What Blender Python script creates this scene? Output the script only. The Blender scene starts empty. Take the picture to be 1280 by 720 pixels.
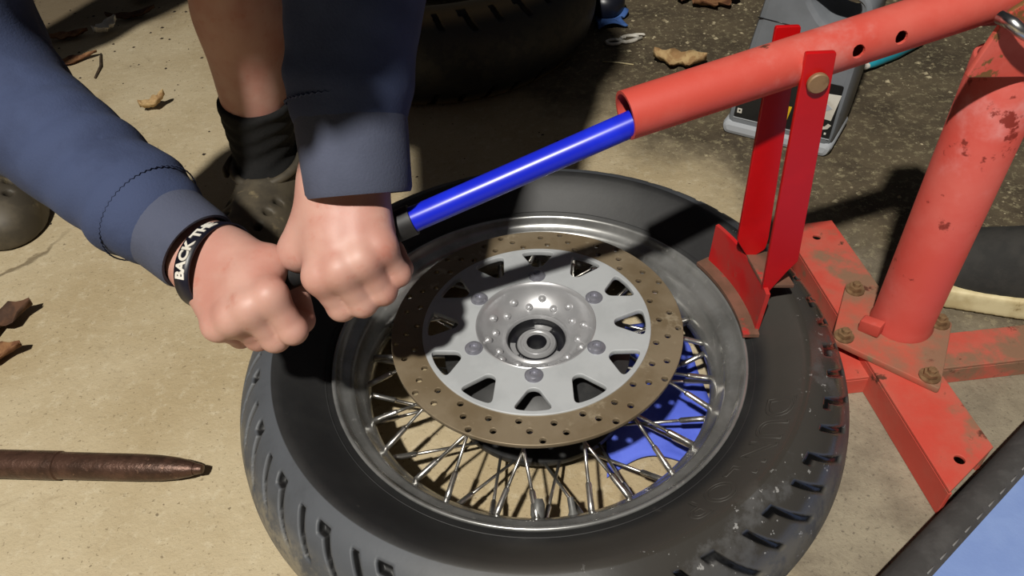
import bpy, bmesh, math, random
import numpy as np
from mathutils import Vector, Matrix
random.seed(7); rng = np.random.default_rng(7)
PI = math.pi
scene = bpy.context.scene
COL = scene.collection
A = lambda *p: np.array(p, float)

# ------------------------------------------------------------------ camera
cam_d = bpy.data.cameras.new('camera'); cam = bpy.data.objects.new('camera', cam_d); COL.objects.link(cam)
cam_d.sensor_width = 36; cam_d.lens = 933.0 / 1280 * 36; cam_d.clip_start = .02
pitch, roll = .7573, -.0838
F_ = A(0, math.cos(pitch), -math.sin(pitch)); R_ = A(1, 0, 0); U_ = np.cross(R_, F_)
Rr = math.cos(roll) * R_ + math.sin(roll) * U_; Ur = -math.sin(roll) * R_ + math.cos(roll) * U_
m = Matrix.Identity(4)
for i in range(3):
    m[i][0], m[i][1], m[i][2], m[i][3] = Rr[i], Ur[i], -F_[i], (-.0213, -.5352, .6967)[i]
cam.matrix_world = m
scene.camera = cam

# ------------------------------------------------------------------ world, lamp, exposure
w = bpy.data.worlds.new('world'); scene.world = w; w.use_nodes = True
w.node_tree.nodes['Background'].inputs[0].default_value = (.95, .95, 1, 1)
w.node_tree.nodes['Background'].inputs[1].default_value = .035
def lamp(name, loc, power, size, col):
    l = bpy.data.lights.new(name, 'POINT'); l.energy = power; l.shadow_soft_size = size; l.color = col
    o = bpy.data.objects.new(name, l); o.location = loc; COL.objects.link(o); return o
lamp('garage_lamp', (-.62, -1.62, 3.0), 560, .06, (1, .96, .88))
vs = scene.view_settings
vs.view_transform = 'Standard'; vs.look = 'None'; vs.exposure = 0; vs.gamma = 1; vs.use_curve_mapping = False

# ------------------------------------------------------------------ material helpers
def srgb(*c):
    return tuple(((v / 255) / 12.92 if v / 255 <= .04045 else ((v / 255 + .055) / 1.055) ** 2.4) for v in c) + (1,)
class NT:
    def __init__(s, name):
        s.m = bpy.data.materials.new(name); s.m.use_nodes = True; s.t = s.m.node_tree
        s.b = s.t.nodes['Principled BSDF']
        s.co = s.t.nodes.new('ShaderNodeTexCoord').outputs['Object']
    def n(s, kind, **kw):
        nd = s.t.nodes.new(kind)
        for k, v in kw.items(): setattr(nd, k, v)
        return nd
    def link(s, a, b): s.t.links.new(a, b)
    def noise(s, scale, detail=5, rough=.6, vec=None, dist=0):
        nd = s.n('ShaderNodeTexNoise'); nd.inputs['Scale'].default_value = scale; nd.inputs['Detail'].default_value = detail
        nd.inputs['Roughness'].default_value = rough; nd.inputs['Distortion'].default_value = dist
        s.link(vec or s.co, nd.inputs['Vector']); return nd.outputs['Fac']
    def voronoi(s, scale, feature='F1', vec=None):
        nd = s.n('ShaderNodeTexVoronoi', feature=feature); nd.inputs['Scale'].default_value = scale
        s.link(vec or s.co, nd.inputs['Vector']); return nd.outputs['Distance']
    def ramp(s, v, lo, hi, a=0., b=1.):
        nd = s.n('ShaderNodeMapRange', interpolation_type='SMOOTHSTEP')
        for k, x in (('From Min', lo), ('From Max', hi), ('To Min', a), ('To Max', b)): nd.inputs[k].default_value = x
        s.link(v, nd.inputs['Value']); return nd.outputs['Result']
    def math(s, op, a, b=None):
        nd = s.n('ShaderNodeMath', operation=op)
        for i, x in enumerate((a, b)):
            if x is None: continue
            if isinstance(x, (int, float)): nd.inputs[i].default_value = x
            else: s.link(x, nd.inputs[i])
        return nd.outputs[0]
    def mix(s, fac, a, b):
        nd = s.n('ShaderNodeMix', data_type='RGBA')
        for i, x in ((0, fac), (6, a), (7, b)):
            if isinstance(x, (int, float)): nd.inputs[i].default_value = x
            elif isinstance(x, tuple): nd.inputs[i].default_value = x if len(x) == 4 else x + (1,)
            else: s.link(x, nd.inputs[i])
        return nd.outputs[2]
    def xyz(s):
        nd = s.n('ShaderNodeSeparateXYZ'); s.link(s.co, nd.inputs[0]); return nd.outputs
    def bump(s, h, strength, dist=.002):
        nd = s.n('ShaderNodeBump'); nd.inputs['Strength'].default_value = strength; nd.inputs['Distance'].default_value = dist
        s.link(h, nd.inputs['Height']); s.link(nd.outputs[0], s.b.inputs['Normal'])
    def set(s, base=None, rough=None, metal=None, **kw):
        for k, v in (('Base Color', base), ('Roughness', rough), ('Metallic', metal)):
            if v is None: continue
            if isinstance(v, (int, float)): s.b.inputs[k].default_value = v
            elif isinstance(v, tuple): s.b.inputs[k].default_value = v if len(v) == 4 else v + (1,)
            else: s.link(v, s.b.inputs[k])
        for k, v in kw.items(): s.b.inputs[k.replace('_', ' ')].default_value = v
        return s.m
def mat(name, c1, c2=None, scale=30, lo=.4, hi=.6, rough=.5, metal=0., layers=(), bump=None, rough2=None, **kw):
    """base colour c1 mottled with c2, then layers (colour, scale, lo, hi); bump = (scale, strength)"""
    t = NT(name); c = c1
    if c2: c = t.mix(t.ramp(t.noise(scale), lo, hi), c1, c2)
    r = rough
    for i, (lc, ls, ll, lh) in enumerate(layers):
        f = t.ramp(t.noise(ls, 6, .65), ll, lh); c = t.mix(f, c, lc)
        if rough2 is not None and i == 0:
            r = t.ramp(f, 0, 1, rough, rough2)
    if bump: t.bump(t.noise(bump[0], 6), bump[1])
    return t.set(c, r, metal, **kw)

# floor: dusty tan concrete, greyer to the right, dark gritty and damp at the back right
def floor_mat():
    t = NT('dusty_concrete'); X, Y, Z = t.xyz()
    tan = t.mix(t.ramp(t.noise(2.6, 8, .6), .35, .65), srgb(190, 175, 144), srgb(170, 152, 118))
    tan = t.mix(t.ramp(t.noise(55, 8, .8), .50, .68, 0, .55), tan, srgb(206, 194, 166))
    tan = t.mix(t.ramp(t.noise(8, 9, .8, dist=.6), .55, .72, 0, .6), tan, srgb(138, 120, 92))
    tan = t.mix(t.ramp(t.noise(170, 3, .7), .60, .70, 0, .7), tan, srgb(112, 96, 72))
    tan = t.mix(t.ramp(t.noise(95, 2, .5), .73, .76, 0, .7), tan, srgb(92, 78, 58))
    wv = t.n('ShaderNodeVectorMath', operation='ADD'); t.link(t.co, wv.inputs[0])
    nz = t.n('ShaderNodeTexNoise'); nz.inputs['Scale'].default_value = 7; nz.inputs['Detail'].default_value = 6; t.link(t.co, nz.inputs['Vector'])
    sc_n = t.n('ShaderNodeVectorMath', operation='SCALE'); sc_n.inputs['Scale'].default_value = .12; t.link(nz.outputs['Color'], sc_n.inputs[0]); t.link(sc_n.outputs[0], wv.inputs[1])
    crk = t.voronoi(1.7, 'DISTANCE_TO_EDGE', wv.outputs[0])
    crk = t.math('MULTIPLY', t.ramp(crk, .010, .002), t.ramp(t.noise(2.2, 4, .5), .50, .58))
    tan = t.mix(t.math('MULTIPLY', crk, .7), tan, srgb(92, 76, 52))
    grey = t.mix(t.ramp(t.noise(14, 8, .7), .35, .7), srgb(150, 140, 120), srgb(118, 108, 92))
    grey = t.mix(t.ramp(t.noise(210, 3, .7), .56, .7, 0, .7), grey, srgb(90, 82, 70))
    dark = t.mix(t.ramp(t.noise(9, 8, .7), .35, .7), srgb(98, 86, 66), srgb(66, 56, 42))
    dark = t.mix(t.ramp(t.noise(75, 4, .8), .52, .62, 0, .8), dark, srgb(136, 126, 98))
    dark = t.mix(t.ramp(t.noise(140, 3, .75), .66, .72), dark, srgb(190, 180, 150))
    wob = t.math('MULTIPLY', t.math('SUBTRACT', t.noise(4, 6, .65), .5), .5)
    g = t.ramp(t.math('ADD', t.math('ADD', X, t.math('MULTIPLY', Y, -.35)), wob), .14, .34)
    c = t.mix(g, tan, grey)
    d = t.ramp(t.math('ADD', t.math('ADD', t.math('MULTIPLY', X, .8), t.math('MULTIPLY', Y, .55)), wob), .34, .56)
    c = t.mix(d, c, dark)
    l = t.ramp(t.math('ADD', t.math('ADD', t.math('MULTIPLY', X, -.6), t.math('MULTIPLY', Y, .7)), wob), 1.25, 1.5, 0, .75)
    c = t.mix(l, c, srgb(84, 68, 48))
    h = t.math('ADD', t.noise(34, 8, .7), t.math('MULTIPLY', t.noise(230, 3, .7), .35))
    h = t.math('SUBTRACT', h, t.math('MULTIPLY', crk, .5))
    t.bump(h, .6, .004)
    return t.set(c, .85)
M = {}
M['floor'] = floor_mat()
RED, FADE, RUST, DIRT = srgb(196, 72, 58), srgb(200, 118, 110), srgb(92, 54, 40), srgb(138, 104, 82)
M['red_old'] = mat('faded_red_paint', srgb(194, 74, 62), srgb(200, 94, 82), 14, .35, .7, .5, 0,
                   [(FADE, 9, .54, .68), (RUST, 14, .63, .67)], (60, .12))
M['red_post'] = mat('faded_red_post_paint', srgb(194, 74, 64), srgb(200, 96, 86), 9, .35, .7, .48, 0,
                    [(srgb(208, 134, 130), 7, .52, .68), (srgb(128, 44, 36), 16, .595, .63)], (60, .1))
M['red_dirty'] = mat('dirty_red_paint', RED, srgb(190, 94, 78), 12, .35, .65, .6, 0,
                     [(DIRT, 10, .52, .64), (RUST, 24, .62, .68)], (80, .2))
M['red_plate'] = mat('dirt_covered_red_plate', srgb(186, 84, 66), DIRT, 11, .32, .56, .7, 0,
                     [(RUST, 26, .6, .7), (srgb(132, 112, 86), 35, .58, .7)], (80, .3))
M['red_new'] = mat('bright_red_paint', srgb(190, 8, 14), srgb(176, 6, 12), 10, .4, .6, .38, 0, [(srgb(150, 60, 50), 60, .72, .76)])
M['red_shoe'] = mat('scuffed_red_shoe_paint', srgb(192, 22, 26), srgb(178, 48, 44), 24, .4, .6, .5, 0, [(srgb(128, 96, 82), 30, .56, .66)])
M['shoe_bare'] = mat('worn_shoe_foot', srgb(128, 92, 76), srgb(110, 82, 66), 30, .4, .6, .55, .2, [(srgb(190, 50, 48), 22, .6, .68)])
M['bolt_rust'] = mat('rusty_bolt', srgb(134, 106, 76), srgb(104, 78, 54), 60, .4, .6, .55, .1, (), (150, .2))
M['worn_bracket'] = mat('chipped_red_bracket', srgb(206, 96, 84), srgb(196, 78, 64), 18, .4, .6, .5, 0, [(srgb(116, 82, 46), 22, .50, .54)], (80, .15))
M['steel'] = mat('bright_steel', (.62, .62, .62, 1), (.5, .5, .5, 1), 40, .4, .6, .28, 1.)
M['blue_bar'] = mat('glossy_blue_paint', srgb(28, 46, 214), srgb(24, 38, 196), 12, .4, .6, .3, 0, [(srgb(140, 60, 110), 45, .735, .75)])
M['grip'] = mat('black_rubber', (.012, .012, .013, 1), (.02, .02, .02, 1), 40, rough=.55)
def tyre_mat(name, dusty):
    t = NT(name); X, Y, Z = t.xyz()
    c = t.mix(t.ramp(t.noise(14, 7, .65), .35, .7), srgb(31, 31, 32), srgb(42, 42, 42))
    rad = t.math('SQRT', t.math('ADD', t.math('MULTIPLY', X, X), t.math('MULTIPLY', Y, Y)))
    tread = t.ramp(rad, .2698, .2712)
    c = t.mix(t.math('MULTIPLY', tread, t.ramp(t.noise(9, 8, .7), .25, .6, .5, 1)), c, srgb(78, 81, 86))
    c = t.mix(t.math('MULTIPLY', t.ramp(rad, .30, .318), t.ramp(t.noise(22, 8, .75), .42, .58, 0, .8)), c, srgb(140, 132, 114))
    c = t.mix(t.ramp(t.noise(32, 8, .75), .64, .72, 0, .35), c, srgb(96, 94, 88))
    r = .55
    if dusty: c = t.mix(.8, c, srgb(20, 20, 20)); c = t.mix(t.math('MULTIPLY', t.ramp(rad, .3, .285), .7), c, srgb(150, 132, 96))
    else:
        # soapy wet streak along the right shoulder
        side = t.ramp(t.math('SUBTRACT', X, t.math('MULTIPLY', Y, .5)), .1, .22)
        band = t.math('MULTIPLY', t.math('MULTIPLY', side, t.math('MULTIPLY', t.ramp(rad, .258, .270), t.ramp(rad, .312, .300))), t.ramp(t.noise(11, 7, .65), .36, .46))
        c = t.mix(t.math('MULTIPLY', band, .8), c, srgb(16, 16, 17))
        foam = t.math('MULTIPLY', t.math('MULTIPLY', side, t.ramp(rad, .258, .276)), t.ramp(t.noise(105, 3, .7), .655, .69))
        c = t.mix(foam, c, srgb(190, 190, 190))
        c = t.mix(t.math('MULTIPLY', t.math('MULTIPLY', t.ramp(rad, .225, .24), t.ramp(t.math('SUBTRACT', X, Y), .1, .25)), .55), c, srgb(74, 70, 64))
        r = t.ramp(band, 0, 1, .55, .2)
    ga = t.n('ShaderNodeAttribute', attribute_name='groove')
    c = t.mix(t.ramp(ga.outputs['Fac'], .02, .4, 0, 1), c, srgb(9, 9, 10))  # near-black painted into the grooves: clean rubber plus shade of their depth
    t.bump(t.noise(120, 4, .6), .12, .001)
    return t.set(c, r)
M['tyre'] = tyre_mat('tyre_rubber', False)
M['old_tyre'] = tyre_mat('old_tyre_rubber', True)
M['rim'] = mat('scratched_steel_rim', (.44, .44, .43, 1), (.30, .30, .29, 1), 24, .35, .65, .27, .7, [((.55, .55, .53, 1), 90, .6, .7)], (40, .05))
M['spoke'] = mat('spoke_steel', (.66, .65, .62, 1), (.45, .42, .38, 1), 60, .4, .65, .3, .95)
M['weight'] = mat('grey_weight', srgb(108, 108, 106), srgb(90, 90, 88), 60, rough=.5, metal=.3)
M['disc'] = mat('brown_brake_steel', srgb(146, 131, 108), srgb(128, 112, 88), 18, .35, .65, .36, .35, [(srgb(164, 150, 126), 40, .58, .7)])
M['carrier'] = mat('satin_grey_aluminium', srgb(184, 187, 189), srgb(175, 178, 180), 20, .4, .6, .42, .15)
M['zinc'] = mat('zinc_bolt', srgb(158, 158, 168), srgb(140, 140, 150), 60, .4, .6, .28, .55)
M['drum'] = mat('black_hub_drum', (.014, .014, .015, 1), (.03, .03, .03, 1), 30, rough=.5)
M['hub'] = mat('polished_hub', (.46, .46, .47, 1), (.40, .40, .41, 1), 25, .4, .6, .34, .5)
M['dark_metal'] = mat('dark_hub_metal', (.012, .012, .016, 1), (.022, .022, .024, 1), 40, rough=.3)
M['rusty'] = mat('rusty_brown_steel', srgb(96, 70, 58), srgb(74, 54, 44), 40, .4, .6, .38, .55, [(srgb(120, 92, 76), 120, .6, .68)], (160, .5))
M['blue_cloth'] = mat('bright_blue_cloth', srgb(92, 112, 222), srgb(78, 98, 208), 20, rough=.8, bump=(60, .3))
M['jug'] = mat('grey_plastic', srgb(124, 128, 134), srgb(112, 116, 121), 8, rough=.4, layers=[(srgb(100, 98, 90), 12, .62, .72)])
M['black_label'] = mat('black_label', srgb(24, 25, 27), srgb(32, 33, 34), 20, rough=.4)
M['white'] = mat('white_plastic', srgb(222, 218, 208), srgb(202, 196, 184), 30, rough=.5)
M['yellow'] = mat('yellow_print', srgb(222, 178, 30), rough=.5)
M['silver'] = mat('silver_plastic', srgb(176, 180, 186), rough=.35)
M['teal'] = mat('teal_plastic', srgb(40, 158, 178), srgb(34, 142, 164), 20, rough=.4)
M['sneaker'] = mat('black_canvas', srgb(48, 46, 43), srgb(38, 37, 35), 30, rough=.85, bump=(300, .2))
M['cream'] = mat('cream_rubber', srgb(222, 208, 166), srgb(196, 178, 134), 22, .4, .65, .55, layers=[(srgb(150, 130, 92), 40, .64, .72)])
M['pale_blue'] = mat('pale_blue_fabric', srgb(132, 156, 206), srgb(118, 142, 196), 6, rough=.85, bump=(260, .15))
M['edge_cloth'] = mat('dark_grey_binding', srgb(72, 70, 69), srgb(60, 58, 57), 30, rough=.9, bump=(200, .3))
M['thread'] = mat('grey_thread', srgb(120, 118, 116), rough=.8)
M['blue_rag'] = mat('blue_rag', srgb(84, 126, 190), srgb(60, 96, 160), 20, rough=.85)
M['navy'] = mat('dark_navy_plastic', srgb(30, 32, 44), srgb(22, 24, 34), 20, rough=.35)
M['paleprint'] = mat('pale_print', srgb(126, 126, 136), rough=.5)
M['leaf'] = mat('dry_leaf', srgb(142, 102, 66), srgb(104, 66, 40), 40, rough=.8, bump=(90, .3))
M['leaf_pale'] = mat('pale_dry_leaf', srgb(186, 158, 112), srgb(152, 118, 78), 40, rough=.8, bump=(90, .3))
M['leaf_dark'] = mat('dark_dead_leaf', srgb(92, 62, 42), srgb(66, 44, 30), 40, rough=.85, bump=(90, .3))
M['twig'] = mat('twig_bark', srgb(74, 58, 40), srgb(56, 44, 32), 60, rough=.9)
M['grit'] = mat('pale_grit', srgb(176, 164, 134), srgb(120, 108, 84), 30, rough=.9)
M['crumb'] = mat('dark_crumbs', srgb(58, 46, 34), srgb(40, 32, 24), 30, rough=.9)
def skin_mat():
    t = NT('skin')
    c = t.mix(t.ramp(t.noise(22, 4, .5), .35, .7), srgb(194, 150, 136), srgb(182, 128, 114))
    c = t.mix(t.ramp(t.noise(60, 4, .6), .58, .75, 0, .45), c, srgb(178, 104, 86))
    t.bump(t.noise(420, 3, .6), .1, .0006)
    t.b.inputs['Subsurface Weight'].default_value = .12; t.b.inputs['Subsurface Scale'].default_value = .006
    t.b.inputs['Subsurface Radius'].default_value = (1, .35, .2)
    return t.set(c, .5)
M['skin'] = skin_mat()
M['hoodie'] = mat('navy_fleece', srgb(56, 67, 98), srgb(48, 58, 87), 12, rough=.9, bump=(420, .25))
M['cuff'] = mat('slate_ribbed_cuff', srgb(74, 79, 98), srgb(67, 72, 90), 12, rough=.9, bump=(420, .25))
M['shorts'] = mat('dark_shorts', srgb(40, 42, 46), rough=.9)
M['sock'] = mat('black_sock', srgb(9, 9, 9), srgb(14, 13, 13), 90, rough=.95, bump=(300, .4))
M['clog'] = mat('dark_olive_rubber', srgb(84, 76, 62), srgb(66, 60, 50), 20, rough=.6, layers=[(srgb(120, 108, 84), 30, .6, .72)])
M['lining'] = mat('pale_shoe_lining', srgb(150, 144, 130), rough=.9)
M['band'] = mat('navy_black_silicone', srgb(18, 18, 34), srgb(14, 14, 26), 30, rough=.4)
M['hair'] = mat('brown_hair', srgb(60, 42, 30), srgb(42, 30, 22), 80, rough=.7)

# ------------------------------------------------------------------ object helpers
def tag(o, label=None, cat=None, group=None, kind=None):
    if label: o['label'] = label
    if cat: o['category'] = cat
    if group: o['group'] = group
    if kind: o['kind'] = kind
    return o
def root(name, loc, label, cat, group=None):
    o = bpy.data.objects.new(name, None); o.location = loc; o.empty_display_size = .02; COL.objects.link(o)
    return tag(o, label, cat, group)
def origin(o):
    p = A(0, 0, 0)
    while o is not None: p = p + np.array(o.location); o = o.parent
    return p
def mesh(name, V, Fs, m, parent=None, smooth=True, loc=None, fix=True):
    """V in scene coordinates; the object sits at loc (or in its parent's frame)"""
    o = origin(parent) if parent is not None else (A(*loc) if loc is not None else A(0, 0, 0))
    V = np.asarray(V, float) - o
    me = bpy.data.meshes.new(name)
    if isinstance(Fs, np.ndarray):
        k = Fs.shape[1]; me.vertices.add(len(V)); me.vertices.foreach_set('co', V.ravel())
        me.loops.add(Fs.size); me.loops.foreach_set('vertex_index', Fs.ravel().astype(np.int32))
        me.polygons.add(len(Fs)); me.polygons.foreach_set('loop_start', np.arange(0, Fs.size, k, dtype=np.int32))
        me.update(calc_edges=True); me.validate()
    else:
        me.from_pydata([tuple(v) for v in V], [], Fs)
    if fix:
        bm = bmesh.new(); bm.from_mesh(me); bmesh.ops.recalc_face_normals(bm, faces=bm.faces); bm.to_mesh(me); bm.free()
    if smooth is True: me.polygons.foreach_set('use_smooth', [True] * len(me.polygons))
    elif smooth:
        me.polygons.foreach_set('use_smooth', [True] * len(me.polygons)); me.set_sharp_from_angle(angle=smooth)
    me.materials.append(m)
    ob = bpy.data.objects.new(name, me); COL.objects.link(ob)
    if parent is not None: ob.parent = parent
    elif loc is not None: ob.location = loc
    return ob
def join(*vf):
    V, Fs, n = [], [], 0
    for v, f in vf:
        V += [tuple(x) for x in v]; Fs += [tuple(i + n for i in q) for q in f]; n = len(V)
    return V, Fs
def frame(d, up=(0, 0, 1)):
    d = np.asarray(d, float); d = d / np.linalg.norm(d); up = np.asarray(up, float)
    if abs(d @ up) > .95 * np.linalg.norm(up): up = A(0, 1, 0)
    x = np.cross(up, d); x /= np.linalg.norm(x); y = np.cross(d, x); return x, y, d
def sweep(P, r, n=16, cap=True, up=(0, 0, 1), closed=False, sx=1., sy=1.):
    P = [np.asarray(p, float) for p in P]; k = len(P)
    r = [r] * k if isinstance(r, (int, float)) else list(r)
    V, Fs = [], []
    x = None
    for i, p in enumerate(P):
        if closed: d = P[(i + 1) % k] - P[i - 1]
        else: d = P[min(i + 1, k - 1)] - P[max(i - 1, 0)]
        d = d / np.linalg.norm(d)
        if x is None: x, y, _ = frame(d, up)
        else:
            x = x - (x @ d) * d; x /= np.linalg.norm(x); y = np.cross(d, x)
        for j in range(n):
            a = 2 * PI * j / n; V.append(p + r[i] * (sx * math.cos(a) * x + sy * math.sin(a) * y))
    for i in range(k if closed else k - 1):
        for j in range(n):
            a, b = i * n + j, i * n + (j + 1) % n; c = ((i + 1) % k) * n
            Fs.append((a, b, c + (j + 1) % n, c + j))
    if cap and not closed:
        Fs.append(tuple(range(n - 1, -1, -1))); Fs.append(tuple((k - 1) * n + j for j in range(n)))
    return V, Fs
def revolve(prof, n=64, c=(0, 0, 0), axis=None, closed=False):
    """prof [(r, z)]; axis None = z"""
    k = len(prof); V, Fs = [], []
    X, Y, D = (A(1, 0, 0), A(0, 1, 0), A(0, 0, 1)) if axis is None else frame(axis)
    c = A(*c)
    for j in range(n):
        a = 2 * PI * j / n; e = X * math.cos(a) + Y * math.sin(a)
        for r, z in prof: V.append(c + e * r + D * z)
    for j in range(n):
        b = ((j + 1) % n) * k
        for i in range(k if closed else k - 1):
            i2 = (i + 1) % k; Fs.append((j * k + i, b + i, b + i2, j * k + i2))
    return V, Fs
def box(c, X, Y, Z, bev=0., seg=2):
    """box centred at c with full edge vectors X, Y, Z"""
    c, X, Y, Z = (np.asarray(v, float) for v in (c, X, Y, Z))
    bm = bmesh.new(); bmesh.ops.create_cube(bm, size=1)
    L = [np.linalg.norm(v) for v in (X, Y, Z)]
    for v in bm.verts: v.co = Vector((v.co.x * L[0], v.co.y * L[1], v.co.z * L[2]))
    if bev: bmesh.ops.bevel(bm, geom=bm.edges[:], offset=bev, segments=seg, affect='EDGES', profile=.5)
    V = [c + v.co.x * X / L[0] + v.co.y * Y / L[1] + v.co.z * Z / L[2] for v in bm.verts]
    bm.verts.index_update(); Fs = [tuple(v.index for v in f.verts) for f in bm.faces]; bm.free(); return V, Fs
def plate(outline, holes, thick, bev, org, X, Y, res=1):
    """2-D outline with holes, extruded about the plane (org; X, Y) as real openings"""
    cu = bpy.data.curves.new('c', 'CURVE'); cu.dimensions = '2D'; cu.fill_mode = 'BOTH'
    cu.extrude = max(thick / 2 - bev, 1e-5); cu.bevel_depth = bev; cu.bevel_resolution = 1; cu.offset = -bev
    for pts in [outline] + list(holes):
        s = cu.splines.new('POLY'); s.points.add(len(pts) - 1); s.use_cyclic_u = True
        for p, q in zip(s.points, pts): p.co = (q[0], q[1], 0, 1)
    return curve_mesh(cu, org, X, Y)
def curve_mesh(cu, org=(0, 0, 0), X=(1, 0, 0), Y=(0, 1, 0)):
    ob = bpy.data.objects.new('t', cu); COL.objects.link(ob); dg = bpy.context.evaluated_depsgraph_get()
    me = bpy.data.meshes.new_from_object(ob.evaluated_get(dg))
    v = np.array([q.co[:] for q in me.vertices]); Fs = [tuple(p.vertices) for p in me.polygons]
    bpy.data.objects.remove(ob); bpy.data.meshes.remove(me)
    X, Y = np.asarray(X, float), np.asarray(Y, float); Z = np.cross(X, Y)
    return np.asarray(org, float) + v[:, :1] * X + v[:, 1:2] * Y + v[:, 2:3] * Z, Fs
def text_mesh(s, size, extrude, outline=0., bold=0.):
    cu = bpy.data.curves.new('t', 'FONT'); cu.body = s; cu.size = size; cu.align_x = 'CENTER'; cu.align_y = 'CENTER'
    cu.extrude = extrude; cu.resolution_u = 4; cu.offset = bold
    if outline: cu.fill_mode = 'NONE'; cu.extrude = 0; cu.bevel_depth = outline; cu.bevel_resolution = 1
    return curve_mesh(cu)
def circle(cx, cy, r, n=20): return [(cx + r * math.cos(2 * PI * i / n), cy + r * math.sin(2 * PI * i / n)) for i in range(n)]
def round_poly(P, r, k=4):
    """polygon with rounded corners"""
    out = []; n = len(P); P = [np.asarray(p, float) for p in P]
    for i in range(n):
        a, b, c = P[i - 1], P[i], P[(i + 1) % n]
        rr = min(r, .48 * np.linalg.norm(a - b), .48 * np.linalg.norm(c - b))
        p, q = b + (a - b) / np.linalg.norm(a - b) * rr, b + (c - b) / np.linalg.norm(c - b) * rr
        for j in range(k + 1):
            t = j / k; out.append(tuple((1 - t) ** 2 * p + 2 * t * (1 - t) * b + t * t * q))
    return out
def clone(o, parent, **kw):
    c = o.copy(); COL.objects.link(c); c.parent = parent
    for ch in o.children: clone(ch, c)
    for k, v in kw.items(): setattr(c, k, v)
    return c

# ------------------------------------------------------------------ signed-distance modelling for cloth and bodies
def seg(P, a, b, ra, rb):
    a, b = np.asarray(a, float), np.asarray(b, float); d = b - a
    t = np.clip(((P - a) @ d) / (d @ d), 0, 1)
    q = P - a - t[..., None] * d
    return np.sqrt((q * q).sum(-1)) - (ra + (rb - ra) * t)
def ell(P, c, r, ax=None):
    q = P - np.asarray(c, float)
    if ax is not None: q = q @ np.asarray(ax, float).T
    r = np.asarray(r, float); k = np.sqrt(((q / r) ** 2).sum(-1))
    return (k - 1) * r.min()
def smin(a, b, k):
    h = np.clip(.5 + .5 * (b - a) / k, 0, 1); return b + (a - b) * h - k * h * (1 - h)
def smins(L, k):
    d = L[0]
    for e in L[1:]: d = smin(d, e, k)
    return d
def surface(f, lo, hi, h):
    """naive surface nets of f(P) <= 0 -> verts, quads"""
    lo, hi = np.asarray(lo, float), np.asarray(hi, float)
    n = np.ceil((hi - lo) / h).astype(int) + 1
    ax = [lo[i] + h * np.arange(n[i]) for i in range(3)]
    D = np.empty(n, np.float32)
    for i0 in range(0, n[0], 24):
        G = np.stack(np.meshgrid(ax[0][i0:i0 + 24], ax[1], ax[2], indexing='ij'), -1); D[i0:i0 + 24] = f(G)
    S = D < 0; c = n - 1
    corner = lambda a, i, j, k: a[i:i + c[0], j:j + c[1], k:k + c[2]]
    cnt = sum(corner(S, i, j, k).astype(np.int8) for i in (0, 1) for j in (0, 1) for k in (0, 1))
    act = np.argwhere((cnt > 0) & (cnt < 8)); I = act.T
    pos = np.zeros((len(act), 3)); num = np.zeros(len(act))
    cs = [(i, j, k) for i in (0, 1) for j in (0, 1) for k in (0, 1)]
    for p in cs:
        for q in cs:
            if sum(q) - sum(p) == 1 and all(b >= a for a, b in zip(p, q)):
                dp = D[I[0] + p[0], I[1] + p[1], I[2] + p[2]]; dq = D[I[0] + q[0], I[1] + q[1], I[2] + q[2]]
                x = (dp < 0) != (dq < 0); t = np.where(x, dp / np.where(dp == dq, 1, dp - dq), 0)
                pos += np.where(x[:, None], np.array(p) + t[:, None] * (np.array(q) - np.array(p)), 0); num += x
    V = lo + h * (act + pos / num[:, None])
    idx = -np.ones(c, np.int64); idx[I[0], I[1], I[2]] = np.arange(len(act))
    Q = []
    for a in range(3):
        b, d = (a + 1) % 3, (a + 2) % 3
        sl = [slice(None)] * 3; sl2 = [slice(None)] * 3; sl[a] = slice(0, -1); sl2[a] = slice(1, None)
        e = np.argwhere(S[tuple(sl)] != S[tuple(sl2)])
        e = e[(e[:, b] > 0) & (e[:, d] > 0) & (e[:, b] < c[b]) & (e[:, d] < c[d])]
        o = np.zeros((4, 3), int); o[1, b] = -1; o[2, b] = -1; o[2, d] = -1; o[3, d] = -1
        q = np.stack([idx[tuple((e + o[i]).T)] for i in range(4)], 1)
        fl = S[tuple(e.T)]; q[~fl] = q[~fl][:, ::-1]; Q.append(q)
    Q = np.concatenate(Q); Q = Q[(Q >= 0).all(1)]
    # two rounds of smoothing
    for _ in range(2):
        s = np.zeros_like(V); k = np.zeros(len(V))
        for i in range(4):
            for j in (1, 3): np.add.at(s, Q[:, i], V[Q[:, (i + j) % 4]]); np.add.at(k, Q[:, i], 1)
        V = .5 * V + .5 * s / np.maximum(k, 1)[:, None]
    return V, Q

# ================================================================== SETTING
n = 2
tag(mesh('floor', [(-5, -4, 0), (5, -4, 0), (5, 6, 0), (-5, 6, 0)], [(0, 1, 2, 3)], M['floor'], smooth=False), kind='structure')
#@@FLOOR_EXTRA

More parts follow.
